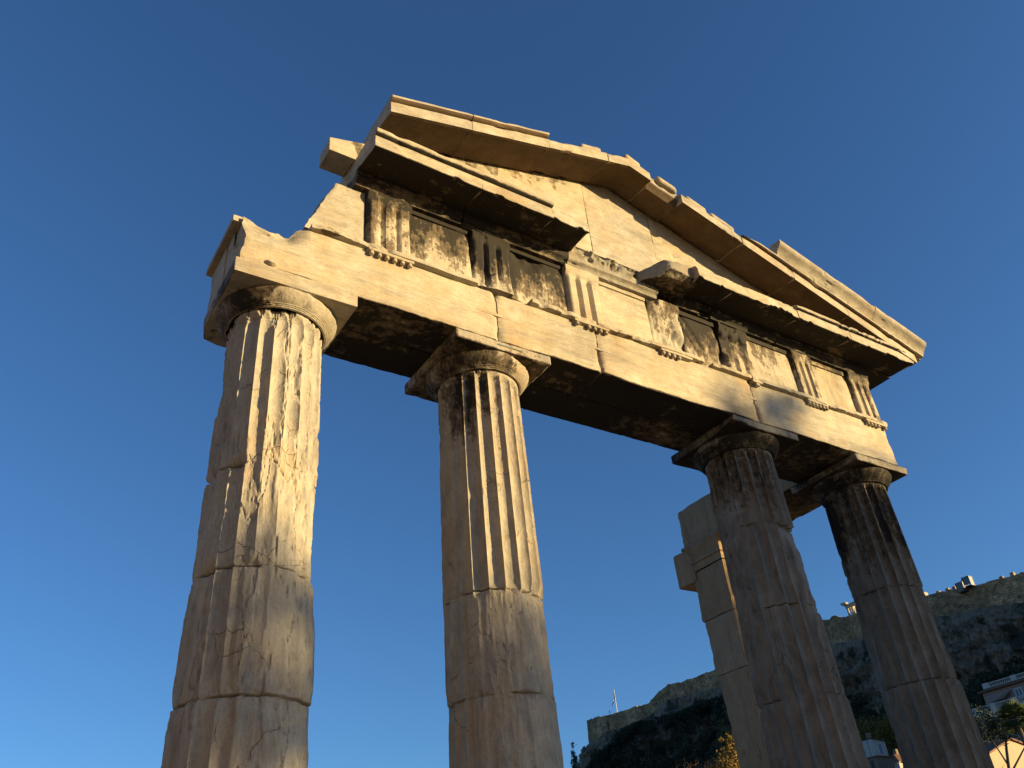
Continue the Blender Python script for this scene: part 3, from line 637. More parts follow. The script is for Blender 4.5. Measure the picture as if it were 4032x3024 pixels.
CAP = [(-.015, 0), (-.015, .12), (-.045, .14), (-.045, .16), (-.02, .18), (-.02, .30), (-.06, .36), (-.085, .45)]
V = []; 
for dx, z in CAP: V += [(4.22+dx, 3.06+dx, 7.365+z), (5.15-dx, 3.06+dx, 7.365+z), (5.15-dx, 3.73-dx, 7.365+z), (4.22+dx, 3.73-dx, 7.365+z)]
part('pier_capital', np.array(V), [grid_faces(4, len(CAP), True)], 'pier', stain=.25, orient=True)
P, F = stone((4.20, 3.72, 7.20), (5.1, 4.20, 7.84), .035, .02, .07, .01, 830); part('wall_stub', P, F, 'pier', stain=lambda W, N: .1+(fbm(W, 2, 831, 4)-.5)*.5)

# ---------------------------------------------------------------- trees
BARK = plain('bark', (.085, .065, .048), .9, .35, 9)
LEAF = {'dark': leafmat('leaf_dark', (.012, .022, .011), (.035, .052, .022)), 'olive': leafmat('leaf_olive', (.03, .042, .016), (.075, .085, .035)),
        'gold': leafmat('leaf_gold', (.13, .085, .018), (.30, .19, .04)), 'autumn': leafmat('leaf_autumn', (.05, .05, .015), (.21, .15, .035)),
        'cypress': leafmat('leaf_cypress', (.012, .024, .012), (.045, .065, .022)), 'palm': leafmat('leaf_palm', (.03, .055, .018), (.10, .13, .04)), 'wood': leafmat('leaf_wood', (.010, .017, .009), (.030, .042, .018))}
def leaf_quads(C, size, rng, up=.0, aspect=.6):
    n = len(C); a = rng.normal(size=(n, 3)); a[:, 2] += up; a /= np.linalg.norm(a, axis=1, keepdims=True)
    b = np.cross(a, rng.normal(size=(n, 3))); b /= np.maximum(np.linalg.norm(b, axis=1, keepdims=True), 1e-6)
    s = size*rng.uniform(.6, 1.3, (n, 1)); a = a*s*.5; b = b*s*.5*aspect
    P = np.stack([C-a, C+b*.9-a*.1, C+a, C-b*.9-a*.1], 1).reshape(-1, 3)
    return P, np.arange(4*n).reshape(n, 4)
def crown_points(blobs, n, rng, per=45, spread=.16, shell=.5):
    vol = np.array([np.prod(b[1])**(2/3) for b in blobs]); nc = max(4, n//per)
    bi = rng.choice(len(blobs), nc, p=vol/vol.sum()); d = rng.normal(size=(nc, 3)); d /= np.linalg.norm(d, axis=1, keepdims=True)
    r = rng.uniform(shell**3, 1, (nc, 1))**(1/3); c = np.array([b[0] for b in blobs])[bi]; R = np.array([b[1] for b in blobs])[bi]
    cc = c+d*r*R; k = rng.integers(0, nc, n); off = rng.normal(size=(n, 3))*spread*R[k].mean(1, keepdims=True)
    tone = rng.uniform(0, 1, nc)
    return cc[k]+off, np.clip(tone[k]*.7+rng.uniform(0, .5, n), 0, 1)
def tree(name, label, loc, blobs, n, size, mat, trunk_r=.25, seed=0, group=None, cat='tree', per=45, spread=.16, shell=.5, limbs=True):
    rng = np.random.default_rng(seed); t = empty(name, loc, label=label, cat=cat, group=group)
    P, tone = crown_points(blobs, n, rng, per, spread, shell); V, Q = leaf_quads(P, size, rng)
    obj('crown', raw_mesh('crown', V, [Q], {'leaf': np.repeat(tone, 4)}, sharp=0, smooth=False), LEAF[mat], t)
    m = MB(); top = max(b[0][2] for b in blobs); c = np.mean([b[0] for b in blobs], 0)
    m.tube([(0, 0, -.3), (.05, .02, top*.3), (c[0]*.5, c[1]*.5, top*.7), (c[0], c[1], top)], [trunk_r, trunk_r*.8, trunk_r*.5, trunk_r*.15], 8)
    if limbs:
        for b in blobs:
            z = b[0][2]*.55; m.tube([(c[0]*.3, c[1]*.3, z), ((b[0][0]+c[0]*.3)/2, (b[0][1]+c[1]*.3)/2, (z+b[0][2])/2+.1), b[0]], [trunk_r*.45, trunk_r*.3, trunk_r*.1], 6)
    m.build('trunk', BARK, t); return t
def S3(t): return np.array(SUN)*t
# trees out of frame towards the low sun: they throw the shade on the right half of the gate
def shade_tree(fx, ztop, w, t, n, seed, label, mat='olive', zlow=2.5, size=.34, fy=0.0):
    """a tree whose top shades the point (fx, fy, ztop) of the facade from t metres up-sun"""
    b = np.array([fx, fy, ztop])+S3(t); h = b[2]; base = (b[0], b[1], 0)
    hw = w/2; zl = max(zlow+S3(t)[2], 1.5); mid = (h+zl)/2; hz = (h-zl)/2
    blobs = [((0, 0, mid), (hw, hw, hz))]
    rng = np.random.default_rng(seed)
    for k in range(5):
        a = rng.uniform(0, 6.28); blobs.append(((math.cos(a)*hw*.55, math.sin(a)*hw*.55, mid+rng.uniform(-.5, .25)*hz), (hw*.55, hw*.55, hz*.5)))
    return tree('plane_tree', label, base, blobs, n, size, mat, .28, seed, 'shade trees outside the picture', shell=.2)
shade_tree(2.45, 8.62, 1.9, 46, 4200, 1, 'slender leafy tree standing west of the gate', zlow=4.5)
shade_tree(4.9, 7.55, 3.6, 40, 9000, 2, 'broad leafy tree standing south west of the gate', zlow=1)
shade_tree(.9, 6.6, 3.6, 47, 9000, 3, 'rounded leafy tree between two taller trees', zlow=0)
shade_tree(-1.55, 5.1, 3.3, 50, 12500, 4, 'low dense leafy tree at the end of the row', zlow=-3)
shade_tree(-4.5, 5.2, 2.8, 52, 1350, 5, 'thin airy leafy tree with gaps in its crown', zlow=3.2, size=.30)
shade_tree(2.6, 7.7, 3.4, 52, 8000, 6, 'stout leafy tree behind the slender one', zlow=-1)
shade_tree(7.3, 7.8, 3.2, 38, 10500, 7, 'wide leafy tree at the right end of the row', zlow=0)

# ---------------------------------------------------------------- citadel rock and wall
WT = np.array([(-20, 60.0), (20, 62.5), (60, 65), (86.0, 66.4), (90, 66.7), (94.5, 67.2), (98.9, 67.7), (106.2, 68.8), (110.5, 69.3), (120, 70.6), (133.7, 72.2), (136.7, 72.4), (139, 73.3), (141, 73.2), (142.7, 73.7), (150, 73.2), (165, 72.8),
               (187.4, 72.5), (193.2, 72.3), (196.7, 72.4), (200.6, 72.5), (209.1, 73.3), (212.2, 72.8), (213.7, 72.6), (220, 70.2), (224.8, 70.3), (225.2, 70.7), (232.2, 71.2), (238.7, 71.3), (244, 71.6), (248.6, 72.3), (254.6, 72.6), (262, 72.6)])
WB_ = np.array([(-20, 54), (20, 56), (60, 58), (88.5, 60.9), (93.5, 62.2), (99.7, 63.1), (106.2, 64), (110.3, 64.5), (120, 65.2), (133, 66.2), (142.8, 67.8), (165, 68), (187, 67.7), (200.3, 69), (211, 69.8), (218.8, 67.3), (229, 65.8), (235.8, 67), (243, 67.4), (249, 66.2), (255, 65.6), (262, 62)])
def zt_(y): return np.interp(y, WT[:, 0], WT[:, 1])
def zb_(y): return np.interp(y, WB_[:, 0], WB_[:, 1])
def rock_mat():
    m, nt, b = mat_new('limestone_cliff'); p = pos_vec(nt); pz = pos_vec(nt, (1, 1, .45))
    n = noise(nt, p, .16, 8, .65); n2 = noise(nt, pz, .9, 8, .7); n3 = noise(nt, p, .07, 4)
    c = mix(nt, ramp(nt, n2, [(.35, 0.0), (.7, 1.0)]), (.085, .066, .045), (.30, .235, .165))
    c = mix(nt, ramp(nt, n3, [(.5, 0.0), (.7, .6)]), c, (.20, .14, .085)); c = mix(nt, ramp(nt, n, [(.50, 0.0), (.58, .92)]), c, (.018, .022, .012))
    lk(nt, c, b.inputs['Base Color']); b.inputs['Roughness'].default_value = .95
    bu = nd(nt, 'ShaderNodeBump'); bu.inputs['Strength'].default_value = 1; bu.inputs['Distance'].default_value = .8; lk(nt, n2, bu.inputs['Height']); lk(nt, bu.outputs[0], b.inputs['Normal'])
    return m
def make_cliff():
    ys = np.concatenate([np.linspace(-15, 80, 40), np.linspace(80.5, 256, 300)]); path = [(198.6, y) for y in ys]
    a = np.linspace(0, 1.9, 46)[1:]; path += [(198.6+14-14*math.cos(t), 256+8.5*math.sin(t)) for t in a]
    path = np.array(path); nv = 44; V = []
    tang = np.gradient(path, axis=0); tang /= np.linalg.norm(tang, axis=1, keepdims=True); nrm = np.stack([-tang[:, 1], tang[:, 0]], 1)
    for j in range(nv):
        t = j/(nv-1); zt = zb_(path[:, 1])-1.2; zt = np.where(path[:, 0] > 198.7, 64.4-(path[:, 0]-198.6)*.35-np.maximum(path[:, 1]-259, 0)*.5, zt)
        z = 40+(zt-40)*t; out = (1-t)*5.0
        Q = np.stack([path[:, 0], path[:, 1], z], 1); n = fbm(Q, (.10, .10, .06), 901, 6, .58)-.5; n2 = np.abs(fbm(Q, (.33, .33, .16), 907, 5, .6)-.5)
        tq = fbm(Q, (.14, .14, .30), 909, 5, .6)*9; n2 = n2+(np.floor(tq)+sstep(.35, .65, tq-np.floor(tq))-4.5)*.075
        d = out+(n*9+n2*9)*min(1, (1-t)*5+.12)+np.abs(fbm(Q, (.8, .8, .5), 911, 4)-.5)*3*(1-t*.8)
        Q[:, :2] += nrm*d[:, None]; V.append(Q)
    P = np.concatenate(V); F = [grid_faces(len(path), nv)]
    # plateau behind the wall
    return P, F, path
P, F, cpath = make_cliff()
tag(obj('rock_cliff', raw_mesh('rock_cliff', P, F, sharp=35), rock_mat()), kind='structure')
m = MB(); ys = np.linspace(-15, 253.5, 90); Pp = np.concatenate([np.stack([np.full(90, x), ys, np.maximum(zt_(ys)-1.6, 0)+(0 if x < 215 else .5)], 1) for x in (202.5, 215, 260, 330)])
m.add(Pp, grid_faces(90, 4)[:, ::-1]); tag(m.build('plateau', plain('plateau_earth', (.30, .27, .21), .95, .3, .3)), kind='structure')
def wall_mat(name, c1, c2, c3, sc, bh):
    m, nt, b = mat_new(name); g = nd(nt, 'ShaderNodeNewGeometry'); sx = nd(nt, 'ShaderNodeSeparateXYZ'); lk(nt, g.outputs['Position'], sx.inputs[0])
    cb = nd(nt, 'ShaderNodeCombineXYZ'); lk(nt, sx.outputs[1], cb.inputs[0]); lk(nt, sx.outputs[2], cb.inputs[1])
    dn = nd(nt, 'ShaderNodeTexNoise'); dn.inputs['Scale'].default_value = .5; dn.inputs['Detail'].default_value = 3; lk(nt, g.outputs['Position'], dn.inputs['Vector'])
    wv = mix(nt, .5, cb.outputs[0], dn.outputs[1], 'ADD')
    br = nd(nt, 'ShaderNodeTexBrick'); br.inputs['Scale'].default_value = sc; br.inputs['Mortar Size'].default_value = .03; br.inputs['Brick Width'].default_value = 1.1; br.inputs['Row Height'].default_value = bh
    br.inputs['Color1'].default_value = (*c1, 1); br.inputs['Color2'].default_value = (*c2, 1); br.inputs['Mortar'].default_value = (.10, .08, .055, 1); lk(nt, wv, br.inputs['Vector'])
    p = pos_vec(nt); n = noise(nt, p, .12, 6, .6); n2 = noise(nt, p, 1.2, 6, .65)
    vo = nd(nt, 'ShaderNodeTexVoronoi'); vo.inputs['Scale'].default_value = .9; lk(nt, p, vo.inputs['Vector'])
    c = mix(nt, ramp(nt, n, [(.44, 0.0), (.56, .85)]), br.outputs[0], c3); c = mix(nt, .6, c, mix(nt, 1.0, c, ramp(nt, vo.outputs[1], [(.1, .45), (.9, 1.5)]), 'MULTIPLY')); c = mix(nt, ramp(nt, noise(nt, p, .9, 4, .7), [(.60, 0.0), (.66, .85)]), c, (.03, .026, .02)); c = mix(nt, 1.0, c, ramp(nt, n2, [(.3, .55), (.65, 1.2)]), 'MULTIPLY'); lk(nt, c, b.inputs['Base Color'])
    b.inputs['Roughness'].default_value = .95
    bu = nd(nt, 'ShaderNodeBump'); bu.inputs['Strength'].default_value = .7; bu.inputs['Distance'].default_value = .25; lk(nt, n2, bu.inputs['Height']); lk(nt, bu.outputs[0], b.inputs['Normal'])
    return m
WALLM = wall_mat('citadel_masonry', (.52, .33, .165), (.30, .20, .105), (.22, .14, .07), 1.0, .62)
def make_wall(y0, y1, xf, thick, seed, dz=0.0):
    ny = int((y1-y0)/.55); ys = np.linspace(y0, y1, ny)
    Y = np.stack([ys, ys*0, ys*0], 1); jag = np.round((fbm(Y, .28, seed, 3)-.5)*4)/4*.9+(vn(Y*1.1, seed+3) > .72)*.35
    top = zt_(ys)+dz+jag*.75; bot = zb_(ys)-3.5; nz = 14; V = []
    for j in range(nz):
        t = j/(nz-1); z = bot+(top-bot)*t; Q = np.stack([np.full(ny, xf), ys, z], 1); Q[:, 0] += (fbm(Q, .5, seed+5, 4)-.5)*.5+(1-t)*-.35; V.append(Q)
    V.append(np.stack([np.full(ny, xf+.9), ys, top], 1)); V.append(np.stack([np.full(ny, xf+.9), ys, top-1.2], 1)); V.append(np.stack([np.full(ny, xf+thick), ys, top-1.2], 1)); V.append(np.stack([np.full(ny, xf+thick), ys, bot], 1))
    nr = len(V); P = np.concatenate(V); F = grid_faces(ny, nr)
    caps = [np.array([[(j*ny), ((j+1)*ny), ((nr-1)*ny)]]) for j in range(nr-2)]+[np.array([[((j+1)*ny+ny-1), (j*ny+ny-1), ((nr-1)*ny+ny-1)]]) for j in range(nr-2)]
    return P, [F, np.concatenate(caps)]
cw = empty('citadel_wall', (199.5, 100, 60), label='long stone fortification wall along the top of the cliff', cat='fortification wall', kind='thing')
def wpart(name, *a):
    P, F = make_wall(*a); P = P-np.array([199.5, 100, 60]); me = raw_mesh(name, P, F, sharp=30); fix_orient(me); return obj(name, me, WALLM, cw)
wpart('rampart', -15, 243.6, 199.5, 4, 921); wpart('bastion', 243.0, 249.4, 198.9, 6, 931); wpart('bastion', 249.0, 255.2, 199.3, 6, 937)
for y, dz in ((103.2, .75), (105.0, .65), (107.6, .5), (88.6, .6), (91.3, .4)):
    MB().box((-.1, y-.42-100, zt_(y)-.3-60), (.8, y+.42-100, zt_(y)+dz-60)).build('coping_stone', WALLM, cw)

# flag pole with a furled blue and white flag
WHITE = plain('white_paint', (.62, .62, .60), .5, .03); 
fp = empty('flagpole', (200.6, 238.7, 70.0), label='white pole with a limp striped flag, on the citadel wall', cat='flagpole')
m = MB().tube([(0, 0, 0), (0, 0, 5), (0, 0, 9.6)], [.13, .11, .07], 10); m.build('pole', WHITE, fp)
fm, nt, b = mat_new('flag_cloth'); at = nd(nt, 'ShaderNodeAttribute', attribute_name='band').outputs['Fac']
lk(nt, mix(nt, ramp(nt, at, [(.0, 0.0), (.5, 1.0)], 'CONSTANT'), (.015, .035, .16), (.75, .76, .76)), b.inputs['Base Color']); b.inputs['Roughness'].default_value = .8
nu, nv = 26, 40; U, Vv = np.meshgrid(np.linspace(0, 1, nu), np.linspace(0, 1, nv)); U = U.ravel(); Vv = Vv.ravel()
hang = 9.3-Vv*3.6-U*2.5*(1-Vv*.15); wdt = (.35+Vv*1.75)*U*(1-.35*sstep(.6, 1, U)); 
P = np.stack([-(.10+wdt)*.78+np.sin(U*9+Vv*2)*.12*U, (.10+wdt)*.62+np.sin(U*9+Vv*2)*.12*U, hang], 1); band = ((Vv*6.4+.6).astype(int) % 2 == 1).astype(float); band = np.where((Vv < .55) & (U < .38), ((np.abs(Vv-.27) < .05) | (np.abs(U-.19) < .03)).astype(float), band)
obj('flag', raw_mesh('flag', P, [grid_faces(nu, nv)], {'band': band}, sharp=0), fm, fp)

# people standing along the parapet
def person_mesh():
    J = {'pelvis': (0, 0, .92, .13), 'waist': (0, 0, 1.08, .12), 'chest': (0, 0, 1.32, .15), 'neck': (0, 0, 1.48, .055), 'head': (0, .02, 1.60, .095), 'crown': (0, .02, 1.70, .075)}
    E = [('pelvis', 'waist'), ('waist', 'chest'), ('chest', 'neck'), ('neck', 'head'), ('head', 'crown')]
    for s, n in ((1, 'r'), (-1, 'l')):
        J.update({'sh'+n: (s*.17, 0, 1.40, .06), 'el'+n: (s*.23, .02, 1.14, .047), 'wr'+n: (s*.21, .12, .93, .033), 'ha'+n: (s*.21, .15, .86, .035), 'hip'+n: (s*.09, 0, .86, .095), 'kn'+n: (s*.10, .02, .48, .065), 'an'+n: (s*.10, 0, .09, .045), 'to'+n: (s*.11, .14, .04, .04)})
        E += [('chest', 'sh'+n), ('sh'+n, 'el'+n), ('el'+n, 'wr'+n), ('wr'+n, 'ha'+n), ('pelvis', 'hip'+n), ('hip'+n, 'kn'+n), ('kn'+n, 'an'+n), ('an'+n, 'to'+n)]
    k = list(J); me = bpy.data.meshes.new('person'); me.from_pydata([J[n][:3] for n in k], [(k.index(a), k.index(b)) for a, b in E], [])
    o = bpy.data.objects.new('person', me); COL.objects.link(o); md = o.modifiers.new('skin', 'SKIN')
    for i, n in enumerate(k): me.skin_vertices[0].data[i].radius = (J[n][3], J[n][3]*.85)
    me.skin_vertices[0].data[0].use_root = True; o.modifiers.new('sub', 'SUBSURF').levels = 1
    return o
CLO = [plain('coat_dark', (.03, .03, .04), .9), plain('coat_blue', (.035, .045, .08), .9), plain('coat_red', (.18, .03, .025), .9)]
p0 = person_mesh(); p0.data.materials.append(CLO[0]); p0.material_slots[0].link = 'OBJECT'
HAIR = plain('hair', (.02, .015, .012), .8)
m = MB(); th = np.linspace(0, math.pi*.62, 6); T_, A_ = np.meshgrid(np.linspace(0, 2*math.pi, 11)[:-1], th)
m.add(np.stack([np.sin(A_.ravel())*np.cos(T_.ravel())*.105, .01+np.sin(A_.ravel())*np.sin(T_.ravel())*.115, 1.63+np.cos(A_.ravel())*.125], 1), grid_faces(10, 6, True))
hair0 = m.build('hair', HAIR, p0)
PEO = [(254.0, 0, 1, 'person in dark coat at the outer end of the bastion parapet'), (252.9, 0, 2, 'person in reddish coat second from the end of the parapet'), (251.8, 1, 0, 'person in dark coat in the middle of the parapet row'),
       (250.9, 0, 0, 'person in dark coat next to last in the parapet row'), (249.7, 1, 1, 'person in blue coat standing just before the wall steps up'), (247.4, -.4, 2, 'person barely showing over the higher parapet'), (243.3, .95, 1, 'person standing tall on top of the wall near the flagpole')]
for i, (y, up, c, lab) in enumerate(PEO):
    if i == 0: o, hh = p0, hair0
    else:
        o = p0.copy(); COL.objects.link(o); hh = hair0.copy(); COL.objects.link(hh); hh.parent = o
    zf = zt_(y)-.80
    o.location = (200.9+(i % 2)*.3, y, zf+(1.1 if i == 6 else 0)); o.rotation_euler = (0, 0, math.pi/2+i*.5)
    o.material_slots[0].link = 'OBJECT'; o.material_slots[0].material = CLO[c]
    tag(o, lab, 'person', 'people on the citadel wall')

# hoist cabin on the wall
DARK = plain('dark_steel', (.035, .04, .045), .5, .1, metallic=.3); PANEL = plain('grey_panel', (.10, .115, .12), .45, .06)
hc = empty('hoist_cabin', (198.6, 99.6, 66.4), label='dark metal lift cabin with grey panels clamped to the wall top', cat='lift cabin')
def fpost(nm, lo, hi, pan):
    m = MB(); x0, y0, z0_ = lo; x1, y1, z1 = hi; e = .14
    for (a, b) in ((y0, y0+e), (y1-e, y1)):
        for (c, d) in ((x0, x0+e), (x1-e, x1)): m.box((c, a, z0_+e), (d, b, z1-e))
    m.box((x0, y0, z0_), (x1, y1, z0_+e)); m.box((x0, y0, z1-e), (x1, y1, z1)); o = m.build(nm, DARK, hc)
    MB().box((x0+.04, y0+e, z0_+e+.25), (x0+.09, y1-e, z1-e)).build('panel', PANEL, o); MB().box((x0+.10, y0+.04, z0_+e), (x1-e, y0+.08, z1-e)).build('panel', PANEL, o); return o
fpost('cabin', (-.9, .25, .2), (1.0, 2.1, 2.6), 0); fpost('tower', (-.7, -1.75, 1.0), (1.0, .05, 3.35), 0)
m = MB().tube([(0, .45, 2.5), (0, .45, 3.9)], [.10, .03], 6).tube([(0, .45, 2.9), (0, .45, 3.2)], [.28, .1], 8).tube([(-.2, .2, 3.2), (-.2, .25, 4.4)], [.03, .02], 5); m.build('mast', DARK, hc)

# ruined temple porch on the plateau
TEM = plain('temple_marble', (.38, .32, .24), .85, .15, 1.2)
tp = empty('temple_porch', (212, 143.2, 72), label='sunlit temple corner with columns rising behind the citadel wall', cat='temple')
for i in range(9):
    m = MB(); x = .35+i*1.5; m.tube([(x, -.35, 0), (x, -.35, 3.2), (x, -.35, 6.2), (x, -.35, 6.35), (x, -.35, 6.6)], [.36, .34, .30, .32, .45], 14); m.build('column', TEM, tp)
for i in range(5):
    m = MB(); y = -1.95-i*4.6; m.tube([(.35, y, 0), (.35, y, 6.2), (.35, y, 6.6)], [.36, .30, .45], 14); m.build('column', TEM, tp)
m = MB().box((-.05, -22, 6.602), (.85, .05, 7.3)).box((.86, -.8, 6.602), (13, .05, 7.3)).box((-.25, -22, 7.305), (1.2, .25, 7.5)).box((1.21, -.8, 7.305), (13, .25, 7.5)); m.build('entablature', TEM, tp)
P, F = stone((-.7, -1.1, 7.51), (.9, .75, 8.3), .12, .1, .4, .04, 955, chipth=.42); P[:, 1] += np.clip(P[:, 2]-7.7, 0, 1)*.6; obj('corner_block', raw_mesh('corner_block', P, [F[0]]), TEM, tp)
m = MB().box((3.0, -20, 0), (10.5, -1.6, 5.6)); m.build('inner_wall', TEM, tp)

# ---------------------------------------------------------------- woods on the slope below the citadel
def make_woods():
    rng = np.random.default_rng(77); pts = []; tones = []
    ZL = np.array([(70, 50), (92, 50.5), (104, 48.5), (115, 54), (133, 60), (150, 62), (190, 64.8), (206, 64.8), (226, 66.3), (236, 66.2), (243, 62.5), (251, 62), (258, 57), (266, 50)])
    n = 0
    while n < 950:
        x = rng.uniform(138, 199); y = rng.uniform(66, 268)
        if x < 166 and y < 124: continue
        r = rng.uniform(1.3, 3.3); zg = float(terrain_z(x, y)); h = rng.uniform(2.0, 6.5)+(9*sstep(150, 185, y)*sstep(175, 190, x)); lim = 1.9+(np.interp(y*206.7/(x+6.75) if x > 185 else y, ZL[:, 0], ZL[:, 1])-1.9)*(x+6.75)/206.75
        top = min(zg+h+r, lim)
        if top < zg-1.5: continue
        n += 1; c = np.array([x, y, top-r]); k = int(125*r*r/2.2)
        d = rng.normal(size=(k, 3)); d /= np.linalg.norm(d, axis=1, keepdims=True); d[:, 2] = np.abs(d[:, 2])*1.15-.25
        pts.append(c+d*r*rng.uniform(.65, 1.08, (k, 1))); t = rng.uniform(0, 1); tones.append(np.clip(t*.7+rng.uniform(0, .45, k), 0, 1))
    P = np.concatenate(pts); V, Q = leaf_quads(P, .5, rng, aspect=.8)
    return raw_mesh('woods', V, [Q], {'leaf': np.repeat(np.concatenate(tones), 4)}, sharp=0, smooth=False)
tag(obj('woods', make_woods(), LEAF['wood']), 'dark green wood covering the shaded slope under the citadel', 'woods', kind='stuff')
def gz(x, y): return float(terrain_z(x, y))-.4
def cypress(loc, top, w, seed, label, n=2600, mat='cypress'):
    h = top-loc[2]; bl = [((0, 0, h*f), (w*g, w*g, h*.16)) for f, g in ((.30, 1.0), (.45, .95), (.6, .8), (.74, .6), (.86, .38), (.95, .16))]
    return tree('cypress_tree', label, loc, bl, n, w*.34, mat, .22, seed, 'cypress trees', spread=.22, shell=.3, limbs=False)
cypress((150, 200.2, gz(150, 200)+8), 50.4, 1.35, 41, 'slim dark cypress standing clear against the sky')
cypress((120, 113.6, gz(120, 113)), 36.6, 1.6, 42, 'tall green cypress beside the marble pier', mat='olive'); cypress((122, 117.4, gz(122, 117)), 35.6, 1.1, 43, 'shorter cypress left of the tall green one', mat='olive')
t = tree('poplar_tree', 'golden leaved tree glowing in the sun beside the pier', (85, 80.6, gz(85, 80)), [((0, 0, 13.2), (1.7, 2.0, 2.6)), ((.3, -1.2, 15.6), (1.1, 1.2, 1.4)), ((0, 1.6, 11.5), (1.8, 1.8, 2.4)), ((0, -1.6, 12), (1.5, 1.6, 3)), ((0, .7, 15.8), (.6, .7, 1.1)), ((0, 0, 9.5), (2.6, 3.0, 2.5))], 5200, .34, 'gold', .22, 51, spread=.2)
def bare_tree(name, label, loc, h, spread, seed, levels=5, r0=.12, col=(.20, .13, .085), n0=5, lean=(0, 0)):
    rng = np.random.default_rng(seed); t = empty(name, loc, label=label, cat='tree'); m = MB(); tw = MB()
    def grow(p, d, L, r, lev):
        q = p+d*L*.5+rng.normal(size=3)*L*.05; e = p+d*L+rng.normal(size=3)*L*.07
        (m if lev <= 1 else tw).tube([p, q, e], [r, r*.8, r*.6], 5, cap=False)
        if lev >= levels: return
        for k in range(rng.integers(2, 4)):
            nd_ = d+rng.normal(size=3)*spread; nd_[2] += .12; nd_ /= np.linalg.norm(nd_); grow(e if k else q, nd_, L*rng.uniform(.6, .82), r*.55, lev+1)
    for k in range(n0):
        d = np.array([lean[0]+rng.normal()*spread*.6, lean[1]+rng.normal()*spread*.6, 1.0]); d /= np.linalg.norm(d); grow(np.zeros(3)+rng.normal(size=3)*.08*(n0 > 1), d, h*.34, r0, 0)
    mt = plain('twig_'+name+str(seed), col, .9, .2); m.build('trunk', BARK, t); tw.build('crown', mt, t); return t
bare_tree('bare_shrub', 'leafless reddish shrub left of the golden tree', (82, 84.6, 15.5), 7.6, .55, 61, 5, .09, (.21, .135, .085), 9)
bare_tree('bare_shrub', 'leafless reddish shrub in front of the dark wood', (82, 87.8, 15.2), 7.2, .6, 62, 5, .09, (.19, .12, .08), 8)
tree('autumn_tree', 'yellowing tree behind the white house', (166, 117, gz(166, 117)+1), [((0, 0, 8.2), (3, 3.2, 2.6)), ((0, -4, 7.0), (3, 3.2, 3)), ((0, 2.5, 6.3), (2.6, 2.6, 3)), ((-1, -6.5, 5.2), (2.2, 2.5, 3))], 5200, .5, 'autumn', .3, 71, spread=.2)
tree('autumn_tree', 'brown leaved tree crowding the tiled roofs', (164, 110.0, gz(164, 110)-1), [((0, 0, 8.5), (2.4, 2.6, 3.2)), ((0, 2.5, 6.5), (2.2, 2.4, 3)), ((0, -2, 11), (1.6, 2, 2))], 3600, .45, 'autumn', .28, 72, spread=.2)
tree('dark_evergreen', 'dark evergreen filling the gap beside the pink house', (112, 62.5, gz(112, 62)), [((0, 0, 9), (2.4, 2.6, 3.6)), ((0, -1.8, 6), (2.4, 2.4, 3)), ((0, 1.5, 6), (2, 2, 4))], 8000, .27, 'dark', .25, 73, spread=.2)
tree('dark_evergreen', 'dark shrubby evergreen under the balcony', (96, 50.4, gz(96, 50)), [((0, .6, 10.2), (1.8, 2.2, 1.6)), ((0, -2.0, 9.4), (1.8, 2.2, 1.3)), ((0, -5.5, 8.6), (1.8, 2.4, 1.5))], 7000, .24, 'dark', .25, 74, spread=.2)
tree('dark_evergreen', 'dark pine at the lower right edge of the picture', (62, 29.6, gz(62, 29)), [((0, 0, 8.2), (.75, .8, 1.6)), ((.2, -.9, 7.2), (1, 1, 1.6)), ((0, .2, 6.2), (1.1, 1.2, 1.6))], 2600, .22, 'dark', .16, 75, spread=.22)
bare_tree('bare_tree', 'bare branching tree in front of the cream gable', (60, 29.7, 6.2), 9.6, .5, 76, 5, .11, (.05, .04, .03), 1, (.0, .16))
# palm
pt = empty('palm_tree', (85, 41.2, gz(85, 41)), label='fan palm with spiky green crown before the pink house', cat='palm')
hp = 17.6-gz(85, 41); MB().tube([(0, 0, 0), (.05, 0, hp*.5), (0, 0, hp)], [.24, .2, .22], 9).build('trunk', BARK, pt)
rng = np.random.default_rng(81); V = []; Q = []; tone = []
for k in range(120):
    a = rng.uniform(0, 2*math.pi); e = rng.uniform(-.7, 1.35); L = rng.uniform(1.2, 1.9); d = np.array([math.cos(a)*math.cos(e), math.sin(a)*math.cos(e), math.sin(e)]); s_ = np.cross(d, (0, 0, 1)); s_ /= max(np.linalg.norm(s_), 1e-6); c0 = np.array([0, 0, hp])+d*L*.5
    for j in range(11):
        ang = (j-5)*.2; dd = d*math.cos(ang)+s_*math.sin(ang); tip = c0+dd*L*.6+np.array([0, 0, -.10*abs(j-5)*.3]); w = np.cross(dd, np.cross(d, s_))*.055
        i0 = len(V); V += [c0-w*.3, c0+dd*L*.3+w, tip, c0+dd*L*.3-w]; Q.append((i0, i0+1, i0+2, i0+3)); tone += [rng.uniform(0, 1)]*4
obj('crown', raw_mesh('crown', np.array(V), [np.array(Q)], {'leaf': tone}, sharp=0, smooth=False), LEAF['palm'], pt)

